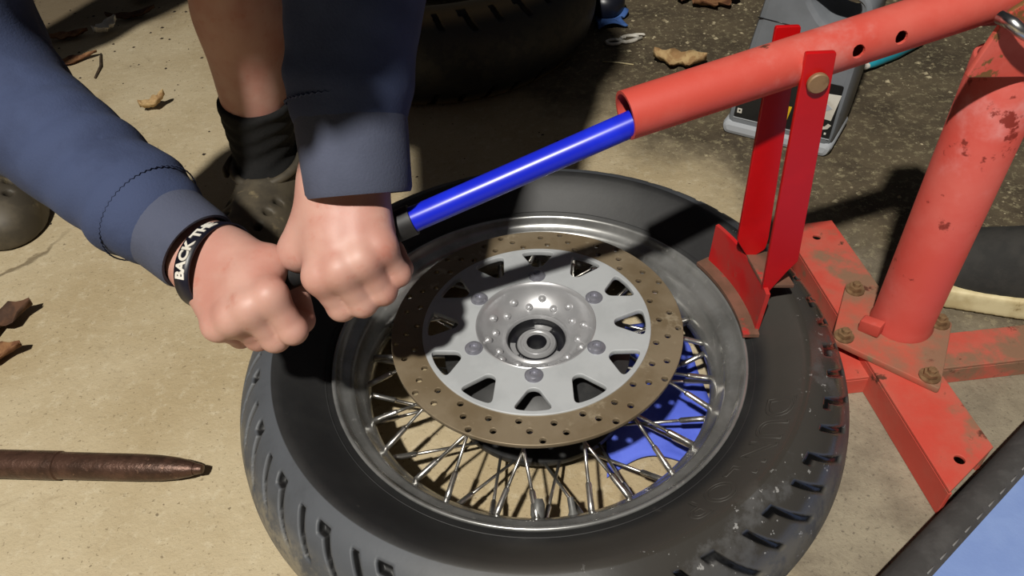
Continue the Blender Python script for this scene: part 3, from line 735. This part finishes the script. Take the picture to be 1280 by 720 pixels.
for i in range(len(dense)):
    a, b = dense[i], dense[(i + 1) % len(dense)]; d = b - a; L_ = np.linalg.norm(d); d /= L_; inw = np.cross(A(0, 0, 1), d)
    o_ = inw * .0085 + A(0, 0, .0185); sts.append(sweep([a + d * L_ * .2 + o_, a + d * L_ * .7 + o_], .0008, 5))
V, Fs = join(*sts); tag(mesh('stitching', V, Fs, M['thread'], band_o), kind='stuff')

# rag and navy cap beside the old tyre
V = []; Fs = []; nx, ny = 20, 16
for i in range(nx + 1):
    for j in range(ny + 1):
        u, v = i / nx, j / ny; x, y = -.062 + .124 * u, -.05 + .10 * v
        e = .010 * math.sin(9 * u + 2) * math.sin(7 * v); V.append((.205 + x + e, 1.01 + y - .6 * e, .004 + .012 * abs(math.sin(6.5 * u + 3 * v)) * abs(math.sin(5 * v + 1))))
for i in range(nx):
    for j in range(ny): a = i * (ny + 1) + j; Fs.append((a, a + ny + 1, a + ny + 2, a + 1))
# keep clear of the tyre
V = [(max(v[0], .2065 if v[1] > .88 else v[0]), v[1], v[2]) for v in V]
tag(thicken(mesh('rag', V, Fs, M['blue_rag'], loc=(.21, 1.01, 0)), .003, 1), 'crumpled blue rag on the dark floor to the right of the old tyre', 'rag')
cp = A(.228, 1.038, .020); cap_r = root('bottle_cap', tuple(cp), 'round dark navy plastic cap with a pale ring, sitting on the blue rag', 'cap')
V, Fs = revolve([(0, 0), (.040, 0), (.043, .004), (.041, .022), (.034, .034), (.020, .041), (0, .043)], 36, cp, (.1, -.25, 1)); mesh('cap_body', V, Fs, M['navy'], cap_r)
V, Fs = revolve([(.0105, .0425), (.014, .0420), (.014, .0432), (.0105, .0436)], 28, cp, (.1, -.25, 1), closed=True); mesh('pale_ring', V, Fs, M['paleprint'], cap_r)

# white plastic clip: two loops
def loop_pts(cx, cy, rx, ry, a0, a1, z, k=20, rot=0.):
    o = []
    for i in range(k + 1):
        a = math.radians(a0 + (a1 - a0) * i / k); x, y = rx * math.cos(a), ry * math.sin(a); o.append(A(cx + x * math.cos(rot) - y * math.sin(rot), cy + x * math.sin(rot) + y * math.cos(rot), z))
    return o
c1 = sweep(loop_pts(.2265, .8975, .015, .010, 0, 342, .0045), .0032, 8)
c2 = sweep(loop_pts(.259, .906, .019, .013, 150, 490, .0045, rot=.25), .0036, 8)
c3 = sweep(loop_pts(.272, .915, .020, .006, -10, 200, .005, rot=.1), .0026, 8)
c4 = sweep([A(.238, .895, .005), A(.250, .890, .0055), A(.285, .905, .005)], .0034, 8)
V, Fs = join(c1, c2, c3, c4); tag(mesh('plastic_clip', V, Fs, M['white'], loc=(.25, .9, 0)), 'white plastic looped clip on the dark floor near the old tyre', 'clip')
V, Fs = sweep([A(.193, .822, .002), A(.222, .812, .0025), A(.250, .799, .002)], .0014, 6); tag(mesh('plastic_straw', V, Fs, M['cream'], loc=(.22, .81, 0)), 'thin pale straw on the floor between the clip and the blue bar', 'straw')

# leaves, scraps, twigs
def leaf(name, c, L_, W_, rot, curl, m, label, cat, lobes=3, tilt=0.):
    V = []; Fs = []; n_, k_ = 14, 6
    for i in range(n_ + 1):
        u = i / n_; wv = W_ * math.sin(PI * min(1, u * .97 + .02)) ** .7 * (1 + .35 * math.sin(lobes * 2 * PI * u + 1))
        for j in range(k_ + 1):
            s = j / k_ * 2 - 1; x = (u - .5) * L_; y = s * wv / 2
            z = .002 + curl * (s * s * W_ * .5 + .25 * L_ * (2 * u - 1) ** 2) + .003 * math.sin(11 * u + 5 * s) ** 2 + tilt * (x + L_ / 2)
            V.append((c[0] + x * math.cos(rot) - y * math.sin(rot), c[1] + x * math.sin(rot) + y * math.cos(rot), z))
    for i in range(n_):
        for j in range(k_): a = i * (k_ + 1) + j; Fs.append((a, a + k_ + 1, a + k_ + 2, a + 1))
    return tag(thicken(mesh(name, V, Fs, m, loc=(c[0], c[1], 0)), .0008), label, cat)
leaf('leaf', (.335, .785), .10, .055, -.35, .5, M['leaf_pale'], 'curled tan leaf on the dark floor just beyond the end of the red tube', 'leaf')
leaf('leaf', (.475, 1.045), .12, .075, .3, .35, M['leaf'], 'broad brown leaf beyond the top left of the grey jug', 'leaf', 4)
leaf('leaf', (.415, 1.09), .09, .05, 1.2, .4, M['leaf_dark'], 'dark brown leaf at the far edge, left of the broad brown leaf', 'leaf')
leaf('leaf', (-.674, .782), .050, .026, .35, .9, M['leaf_pale'], 'small curled pale leaf on the tan floor between the sleeve and the bare shin', 'leaf', 2, .25)
leaf('leaf', (-.735, .20), .13, .05, .5, .45, M['leaf_dark'], 'torn dark brown leaf at the left edge, upper of the leaves there', 'leaf', 4)
leaf('leaf', (-.715, .145), .11, .035, .15, .5, M['leaf'], 'narrow brown leaf at the left edge, lower of the leaves there', 'leaf', 3)
leaf('leaf', (-.98, 1.15), .09, .035, .2, .4, M['leaf'], 'brown leaf lying left of the white paper scrap', 'leaf')
leaf('leaf', (-.86, 1.235), .11, .03, .25, .5, M['leaf_dark'], 'narrow dark leaf behind the white paper scrap', 'leaf', 3)
leaf('leaf', (-.93, 1.02), .12, .03, .35, .3, M['leaf'], 'thin tan brown leaf above the dark sleeve, nearer than the white paper scrap', 'leaf', 2)
leaf('paper_scrap', (-.895, 1.165), .060, .038, .9, .7, M['white'], 'small crumpled white paper scrap among leaves at the upper left', 'paper', 3, .1)
leaf('paper_scrap', (-.87, 1.345), .085, .05, -.35, .35, M['white'], 'folded white paper scrap at the top edge of the photo', 'paper', 2, .1)
V, Fs = sweep([A(-.845, .935, .003), A(-.850, .985, .004), A(-.866, 1.03, .003), A(-.872, 1.05, .003)], [.002, .0028, .0026, .0015], 7); tag(mesh('twig', V, Fs, M['twig'], loc=(-.86, .99, 0)), 'short dark twig lying on the tan floor left of the bare leg', 'twig')
V, Fs = sweep([A(-.62, .99, .003), A(-.57, 1.0, .004), A(-.52, 1.03, .003)], [.002, .003, .0015], 7); tag(mesh('twig', V, Fs, M['twig'], loc=(-.57, 1.0, 0)), 'grey twig on the floor close beside the bare shin', 'twig')
# grit and crumbs nobody could count
def pebbles(name, pts, smin_, smax, m):
    base = [A(1, 0, 0), A(-1, 0, 0), A(0, 1, 0), A(0, -1, 0), A(0, 0, 1), A(0, 0, -.3)]; tri = [(0, 2, 4), (2, 1, 4), (1, 3, 4), (3, 0, 4), (2, 0, 5), (1, 2, 5), (3, 1, 5), (0, 3, 5)]
    V = []; Fs = []
    for x, y in pts:
        s = smin_ + (smax - smin_) * random.random() ** 3; a = random.random() * 6; n0 = len(V)
        for b in base:
            q = b * s * (.7 + .6 * random.random()); V.append((x + q[0] * math.cos(a) - q[1] * math.sin(a), y + q[0] * math.sin(a) + q[1] * math.cos(a), max(.0002, q[2] * .6 + .3 * s * .3)))
        Fs += [tuple(i + n0 for i in t) for t in tri]
    return tag(mesh(name, V, Fs, m, smooth=False), kind='stuff')
def scatter(n_, x0, x1, y0, y1, ok):
    o = []
    while len(o) < n_:
        x, y = random.uniform(x0, x1), random.uniform(y0, y1)
        if ok(x, y): o.append((x, y))
    return o
clear = lambda x, y: math.hypot(x, y) > .34 and math.hypot(x + .115, y - .985) > .34
g = pebbles('pale_grit', scatter(2600, .24, 1.5, .1, 1.7, lambda x, y: clear(x, y) and x * .8 + y * .55 > .52 + random.uniform(-.1, .2) and not (.3 < x < .62 and -.25 < y < .30) and not (.33 < x < .62 and .40 < y < .72) and not (.45 < x < .8 and -.02 < y < .25)), .0012, .006, M['grit'])
tag(g, 'pale gravel grit scattered over the dark floor at the back right', 'gravel')
g = pebbles('dark_crumbs', scatter(380, -1.3, .12, .35, 1.5, lambda x, y: clear(x, y) and random.random() < .25 + .75 * (y > .75)), .001, .0045, M['crumb'])
tag(g, 'dark crumbs of dirt scattered over the tan floor at the upper left', 'dirt')

# ================================================================== PERSON bending over the wheel
person = root('person', (-.5, .45, 0), 'person in a navy hoodie and black socks bending over, both fists gripping the blue bar', 'person')
UP = A(0, 0, 1)
def hand_frame(x, side):
    c = bar_pt(x); e1 = bd * side; e3 = UP - (UP @ bd) * bd; e3 /= np.linalg.norm(e3); e2 = np.cross(e1, e3) * (1 if side < 0 else -1)
    if e2[1] > 0: e2 = -e2
    return lambda a, c_, h_: c + a * e1 + c_ * e2 + h_ * e3
HL = hand_frame(-.152, 1)      # image right: index finger towards -x
HR = hand_frame(-.241, -1)     # image left: index finger towards +x
WL, EL = HL(-.026, -.022, .054), A(-.100, .090, .575)
WR, ER = HR(-.021, -.027, .022), A(-.530, .165, .385)
def hand_sdf(T, W, E, offs, J, tho):
    fr = (.0116, .0120, .0114, .0100); dW = (E - W) / np.linalg.norm(E - W)
    idx, pky = T(offs[0], 0, 0) - T(offs[3], 0, 0), None
    lat = idx / np.linalg.norm(idx)
    mcp, pip, dip, tip = [[T(o * (1, 1.0, 1.0, .98)[k], *J[i][k]) for i, o in enumerate(offs)] for k in range(4)]
    wr_l = [W + lat * s for s in (.016, .006, -.005, -.015)]
    thc, thm, thi, tht = W + lat * .012 - UP * .004, T(offs[0] + tho + .003, .000, .017), T(offs[0] + tho - .001, -.006, -.016), T(offs[0] - .006, .006, -.032)
    def f(P):
        pal = smins([seg(P, wr_l[i], mcp[i], .0155, .0118 - .0015 * (i == 3)) for i in range(4)], .016)
        low = smins([seg(P, W - UP * .010, T(offs[1], .012, .012), .016, .012), seg(P, W - UP * .010 - lat * .012, T(offs[3], .010, .008), .015, .012)], .014)
        pal = smin(pal, low, .014)
        kn = smins([ell(P, mcp[i] + UP * .001, (.0116 - .001 * (i == 3),) * 3) for i in range(4)], .004)
        pal = smin(pal, kn, .010)
        ten = smins([seg(P, wr_l[i] + UP * .010, mcp[i] + UP * .006, .0045, .004) for i in range(3)], .002); pal = smin(pal, ten, .008)
        arm_ = smin(seg(P, W + lat * .012, W + lat * .010 + dW * .14, .0200, .022), seg(P, W - lat * .012, W - lat * .010 + dW * .14, .0190, .022), .02)
        d = smin(pal, arm_, .022)
        fg = None
        for i in range(4):
            r = fr[i]
            q = smins([seg(P, mcp[i], pip[i], r * 1.08, r), seg(P, pip[i], dip[i], r * .98, r * .9), seg(P, dip[i], tip[i], r * .9, r * .8)], .003)
            q = smin(q, ell(P, pip[i], (r * 1.05,) * 3), .003)
            fg = q if fg is None else smin(fg, q, .0014)
        d = smin(d, fg, .007)
        th = smins([seg(P, thc, thm, .0165, .0140), seg(P, thm, thi, .0128, .0112), seg(P, thi, tht, .0112, .0092)], .005)
        th = smin(th, seg(P, W + lat * .012, thm, .0175, .0135), .012); th = smin(th, seg(P, thm, mcp[0] * .6 + W * .4, .011, .012), .012)
        return smin(d, th, .016)
    return f
def bounds(pts, pad): pts = np.array(pts); return pts.min(0) - pad, pts.max(0) + pad
OL, OR_ = (.0215, .0038, -.0142, -.0305), (.0290, .0105, -.0075, -.0245)
JL = (((.038, .013), (.041, -.021), (.018, -.034), (-.003, -.026)), ((.042, .014), (.045, -.022), (.020, -.036), (-.003, -.027)),
      ((.039, .012), (.042, -.022), (.018, -.035), (-.003, -.026)), ((.031, .010), (.034, -.019), (.014, -.032), (-.004, -.024)))
JR = (((.036, .014), (.046, -.019), (.022, -.034), (.000, -.027)), ((.038, .013), (.041, -.023), (.016, -.036), (-.004, -.027)),
      ((.036, .009), (.028, -.026), (.006, -.034), (-.012, -.024)), ((.032, .004), (.018, -.026), (.000, -.032), (-.014, -.020)))
def hand_mesh(T, W, E, offs, J, tho):
    dW = (E - W) / np.linalg.norm(E - W)
    lo, hi = bounds([W + dW * .13, T(offs[0] + .02, .06, .03), T(offs[3] - .01, .06, .03), T(offs[0], -.03, -.05), T(offs[3], -.03, -.05), W], .022)
    return surface(hand_sdf(T, W, E, offs, J, tho), lo, hi, .0017)
hl, hr = hand_mesh(HL, WL, EL, OL, JL, .013), hand_mesh(HR, WR, ER, OR_, JR, -.004)
SL, SR = A(-.085, .165, .860), A(-.41, .150, .735)
HIPL, HIPR = A(-.48, .71, .81), A(-.68, .75, .83)
KL, AL = A(-.322, .405, .47), A(-.382, .462, .085)
KR, AR_ = A(-1.0, .585, .47), A(-.888, .575, .085)
MID = (SL + SR) / 2; HIP = (HIPL + HIPR) / 2; SPN = MID * .5 + HIP * .5 + A(0, .03, .05)
NECK = MID + A(-.005, -.09, .055); HEAD = A(-.222, -.170, .785)
def shin(P, k, a):
    d = a - k; side = np.cross(d, A(0, -1, 0)); side /= np.linalg.norm(side); back = np.cross(side, d); back /= np.linalg.norm(back)
    back = back if back[1] > 0 else -back
    return smins([seg(P, k, a, .052, .036), seg(P, k + d * .12 + back * .014, k + d * .42 + back * .018, .046, .050), seg(P, k + d * .42 + back * .018, a + back * .004, .050, .034)], .03)
def body_f(P):
    L_ = [seg(P, HIP, SPN, .135, .125), seg(P, SPN, MID, .125, .12), seg(P, HIPL, HIPR, .11, .11), seg(P, SL * .85 + MID * .15, SR * .85 + MID * .15, .07, .07), seg(P, MID, NECK, .075, .06), seg(P, NECK, HEAD, .055, .055)]
    d = smins(L_, .06)
    for s, e, w_ in ((SL, EL, WL), (SR, ER, WR)):
        d = smin(d, smin(seg(P, s, e, .055, .044), seg(P, e, w_ * .55 + e * .45, .046, .033), .02), .03)
    for h_, k, a in ((HIPL, KL, AL), (HIPR, KR, AR_)):
        d = smin(d, smin(seg(P, h_, k, .078, .056), shin(P, k, a), .03), .03)
        d = smin(d, seg(P, a + A(0, .02, -.03), a + A(0, -.12, -.045), .034, .028), .03)
    return d
lo, hi = bounds([HIP, SPN + A(0, .1, .12), HEAD, KL, AL + A(0, -.12, -.08), AR_ + A(-.02, -.12, -.08), KR, EL, ER, HIPR + A(0, .1, 0)], .13); lo[2] = max(lo[2], .008)
bd_V, bd_Q = surface(body_f, lo, hi, .009)
# head with face
look = A(.10, -.62, -.78); look /= np.linalg.norm(look); hx, hy, _ = frame(look, (0, -.6, .8)); ht = np.cross(look, hx); crown = A(0, -.55, .83); crown = crown - (crown @ look) * look; crown /= np.linalg.norm(crown); right = np.cross(look, crown)
AX = np.array([right, look, crown])
hp = lambda a, b, c: HEAD + right * a + look * b + crown * c
def head_f(P):
    d = smins([ell(P, hp(0, -.012, .03), (.074, .092, .085), AX), ell(P, hp(0, .022, -.045), (.054, .060, .068), AX), seg(P, hp(0, .075, -.082), hp(0, .045, -.09), .020, .03)], .03)
    d = smin(d, smin(seg(P, hp(0, .088, .005), hp(0, .108, -.028), .008, .012), seg(P, hp(-.012, .095, -.032), hp(.012, .095, -.032), .008, .008), .01), .012)
    for s in (-1, 1):
        d = smin(d, -smin(-d, -ell(P, hp(.032 * s, .094, .006), (.017, .012, .011), AX), .008) if False else d, .001)
        d = np.maximum(d, -ell(P, hp(.031 * s, .096, .004), (.016, .010, .010), AX))
        d = smin(d, ell(P, hp(.031 * s, .080, .004), (.0125,) * 3), .002)
        d = smin(d, ell(P, hp(.078 * s, -.01, -.012), (.010, .020, .032), AX), .006)
        d = smin(d, seg(P, hp(.014 * s, .090, .022), hp(.045 * s, .080, .024), .008, .007), .01)
    d = smin(d, seg(P, hp(-.018, .084, -.058), hp(.018, .084, -.058), .007, .007), .004)
    d = smin(d, seg(P, hp(-.015, .083, -.070), hp(.015, .083, -.070), .008, .008), .004)
    return smin(d, seg(P, hp(0, -.03, -.06), NECK, .055, .058), .03)
lo, hi = bounds([hp(a, b, c) for a in (-.1, .1) for b in (-.12, .13) for c in (-.12, .13)], .01)
hd = surface(head_f, lo, hi, .005)
Vall = np.concatenate([bd_V, hl[0], hr[0], hd[0]]); o1, o2, o3 = len(bd_V), len(bd_V) + len(hl[0]), len(bd_V) + len(hl[0]) + len(hr[0])
Qall = np.concatenate([bd_Q, hl[1] + o1, hr[1] + o2, hd[1] + o3])
mesh('body', Vall, Qall, M['skin'], person, fix=False)
def hair_f(P):
    d = ell(P, hp(0, -.018, .036), (.082, .098, .090), AX); q = (P - HEAD) @ look; c_ = (P - HEAD) @ crown
    return np.maximum(d, np.minimum(.02 - c_ + np.maximum(q - .0, -.05) * 1.2, 1)) + .0015 * np.sin(P[..., 0] * 400) * np.sin(P[..., 1] * 300)
V, Q = surface(hair_f, lo - .02, hi + .02, .006); mesh('hair', V, Q, M['hair'], person)
# hoodie: torso and sleeves, with folds
def folds(P, t, amp, lam, ph):
    q = np.abs(np.sin(PI * t / lam + ph + .8 * np.sin(P[..., 0] * 30 + ph) + .7 * np.sin(P[..., 2] * 27 + 2 * ph)))
    return amp * (1 - 1.6 * q ** .6) * (.55 + .45 * np.sin(P[..., 0] * 23 - P[..., 1] * 31 + P[..., 2] * 42 + ph))
def cuff_end(W, E, s): d = (E - W) / np.linalg.norm(E - W); return W + d * s
CL0, CR0 = HL(-.030, -.004, .040), cuff_end(WR, ER, .018)
CL1, CR1 = cuff_end(WL, EL, .056), cuff_end(WR, ER, .080)
def sleeve(P, c1, E, S, r0, r1, ph, amp=.0030):
    d = E - c1; L_ = np.linalg.norm(d); d = d / L_; t = np.clip((P - c1) @ d, 0, L_)
    a = seg(P, c1, E, r0, r1); b = seg(P, E, S, r1, .072)
    m_ = np.clip(t / .03, 0, 1)
    return smin(a, b, .04) + folds(P, t + .45 * (P[..., 0] - c1[0]), amp, .034, ph) * (.35 + .65 * np.clip(t / L_ * 1.2 + .2, 0, 1)) - .004 * np.exp(-((t - .012) / .012) ** 2)
def hoodie_f(P):
    d = smins([seg(P, HIP + A(0, -.02, .0), SPN, .165, .16), seg(P, SPN, MID, .16, .145), seg(P, SL, SR, .085, .085), seg(P, MID, NECK, .09, .075)], .06)
    d = d + .004 * np.sin(P[..., 0] * 45 + 3 * np.sin(P[..., 2] * 20)) * np.sin(P[..., 1] * 30)
    d = np.maximum(d, -seg(P, NECK, HEAD, .062, .07))
    d = np.maximum(d, (P - HIP) @ (HIP - SPN) / np.linalg.norm(HIP - SPN) - .07)
    sl = sleeve(P, CL1, EL, SL, .0455, .066, .6); sr = sleeve(P, CR1, ER, SR, .0455, .063, 2.0, .0068)
    return smin(d, np.minimum(sl, sr), .035)
lo, hi = bounds([CL1, CR1, EL, ER, SL, SR, HIP + A(0, .06, .08), SPN, MID, NECK], .15)
V, Q = surface(hoodie_f, lo, hi, .0055); hood = mesh('hoodie', V, Q, M['hoodie'], person)
for W, E, C0, C1 in ((WL, EL, CL0, CL1), (WR, ER, CR0, CR1)):
    d = (C1 - C0) / np.linalg.norm(C1 - C0); Lc = np.linalg.norm(C1 - C0) + .012
    q_ = 1. if W is WL else .91
    V, Fs = revolve([(.0375 * q_, 0), (.0405 * q_, -.0005), (.0420 * q_, .003), (.0425 * q_, .02), (.0435 * q_, .045), (.0445, Lc), (.036, Lc), (.037 * q_, .02)], 56, C0, d, closed=True)
    V = [v + .0006 * math.sin(9 * i) * 0 for i, v in enumerate(V)]
    cf = mesh('cuff', V, Fs, M['cuff'], hood, math.radians(60))
    X, Y, D = frame(d); zz = []
    for k in range(120):
        a = 2 * PI * k / 120; r_ = .0480 + .0004 * (k % 2); zz.append(C1 + D * (.0014 * (k % 2) - .001) + r_ * (math.cos(a) * X + math.sin(a) * Y))
    V, Fs = sweep(zz, .0007, 6, closed=True); mesh('seam', V, Fs, M['hoodie'], hood)
# shorts
def shorts_f(P):
    d = smins([seg(P, HIP, HIP * .8 + SPN * .2, .155, .15), seg(P, HIPL, HIPR, .125, .125)], .05)
    for h_, k in ((HIPL, KL), (HIPR, KR)):
        e = h_ + (k - h_) * .95; q = np.maximum(seg(P, h_, e, .092, .078), ((P - h_) @ (k - h_)) / np.linalg.norm(k - h_) - np.linalg.norm(k - h_) * .9); d = smin(d, q, .04)
    return d + .004 * np.sin(P[..., 2] * 40 + 4 * np.sin(P[..., 0] * 15))
lo, hi = bounds([HIP, HIPL, HIPR, KL, KR, SPN], .17); V, Q = surface(shorts_f, lo, hi, .01); mesh('shorts', V, Q, M['shorts'], person)
# socks
for k, a, tag_ in ((KL, AL, 0), (KR, AR_, 1)):
    top = a + (k - a) / np.linalg.norm(k - a) * .098
    def sock_f(P, a=a, k=k, top=top):
        d = k - a; d = d / np.linalg.norm(d); t = (P - a) @ d
        q = smins([seg(P, a, top, .046, .0515), seg(P, a + A(0, .02, -.03), a + A(0, -.08, -.04), .041, .036)], .03)
        return np.maximum(q, t - .10) + .0012 * np.sin(t * 260 + 2 * np.sin(P[..., 0] * 60))
    lo, hi = bounds([a + A(0, .02, -.03), a + A(0, -.08, -.04), top], .055); lo[2] = max(.012, lo[2])
    V, Q = surface(sock_f, lo, hi, .0035); mesh('sock', V, Q, M['sock'], person)
# clogs
def clog(c, d):
    d = A(*d); d /= np.linalg.norm(d); s = A(-d[1], d[0], 0); ax_ = np.array([d, s, UP]); c = A(*c)
    def f(P):
        z = P[..., 2]
        o = smins([ell(P, c + d * .068 + UP * .028, (.088, .059, .052), ax_), ell(P, c - d * .055 + UP * .040, (.092, .054, .064), ax_)], .03)
        o = np.maximum(o, .003 - z)
        sol = np.maximum(np.maximum(smins([ell(P, c + d * .055 + UP * .012, (.098, .063, .05), ax_), ell(P, c - d * .055 + UP * .012, (.090, .053, .05), ax_)], .04), z - .022), .003 - z)
        o = smin(o, sol, .004)
        op = smin(ell(P, c - d * .052 + UP * .085, (.066, .0455, .060), ax_), ell(P, c - d * .03 + UP * .045, (.09, .046, .030), ax_), .01)
        o = np.maximum(o, -op)
        for k in range(3):
            for j in (-1, 1):
                h_ = c + d * (.050 + .028 * k) + s * j * (.036 - .007 * k); o = np.maximum(o, -(np.sqrt(((P - h_) @ d) ** 2 + ((P - h_) @ s) ** 2) - .0062 - np.where(z < .024, 1, 0) * -1.))
        return o
    V, Q = surface(f, c - A(.18, .18, .004), c + A(.18, .18, .12), .004); cl = mesh('clog', V, Q, M['clog'], person)
    rim_ = [c - d * .044 + d * (.064 * math.cos(a)) + s * (.050 * math.sin(a)) + UP * (.079 - .004 * math.cos(a)) for a in np.linspace(0, 2 * PI, 40, endpoint=False)]
    V, Fs = sweep(rim_, .0065, 10, closed=True); mesh('collar', V, Fs, M['clog'], cl)
    pts = [c - d * .02 + d * (-.075 * math.sin(a)) + s * (.058 * math.cos(a)) + UP * (.078 + .006 * math.sin(a)) for a in np.linspace(0, PI, 17)]
    V, Fs = sweep(pts, .008, 8, sx=.45, sy=1.2); mesh('heel_strap', V, Fs, M['clog'], cl)
    for j in (-1, 1):
        V, Fs = revolve([(0, 0), (.010, 0), (.010, .003), (.006, .005), (0, .005)], 16, c - d * .02 + s * j * .057 + UP * .076, s * j); mesh('strap_rivet', V, Fs, M['clog'], cl)
    return cl
clog((-.380, .405, 0), (-.08, -1, 0))
clog((-.850, .508, 0), (.55, -.83, 0))
# wristbands on the left-hand fist of the photo
dR = (ER - WR) / np.linalg.norm(ER - WR)
def band(sc, wid, tilt, name, m, rad=(.0345, .0295)):
    d = dR + A(*tilt); d /= np.linalg.norm(d); X, Y, D = frame(d); c = WR + dR * sc; V = []; Fs = []; n_ = 64
    pr = [(0, -wid / 2), (.0016, -wid / 2), (.0018, 0), (.0016, wid / 2), (0, wid / 2)]
    for j in range(n_):
        a = 2 * PI * j / n_; e = X * math.cos(a); g_ = Y * math.sin(a)
        for q, z in pr: V.append(c + e * (rad[0] + q) + g_ * (rad[1] + q) + D * z)
    k = len(pr)
    for j in range(n_):
        b = ((j + 1) % n_) * k
        for i in range(k): Fs.append((j * k + i, b + i, b + (i + 1) % k, j * k + (i + 1) % k))
    return mesh(name, V, Fs, m, person), c, X, Y, D, rad
wb, wc, wX, wY, wD, wr_ = band(-.004, .0150, (.10, -.30, -.34), 'wristband', M['band'], (.0385, .0335))
band(.006, .005, (-.05, -.1, .0), 'wristband', M['band'], (.0335, .029))
v, f = text_mesh('BACK THE', .0124, .0003, 0, .0005)
cv = A(-.0213, -.5352, .6967) - wc; phi_c = math.atan2(cv @ wY, cv @ wX) 
Vt = []
sgn = 1 if np.dot(np.cross(wD, wX), wY) > 0 else -1    # reading direction = up x normal
phi_c += sgn * .40
for x, y, z in v:
    a = phi_c + sgn * x / .0375; nrm = wX * math.cos(a) * wr_[1] + wY * math.sin(a) * wr_[0]; nrm /= np.linalg.norm(nrm)
    Vt.append(wc + wX * math.cos(a) * (wr_[0] + .0017) + wY * math.sin(a) * (wr_[1] + .0017) + wD * (y) + nrm * (z + .0003))
mesh('band_lettering', Vt, f, M['white'], wb, False)
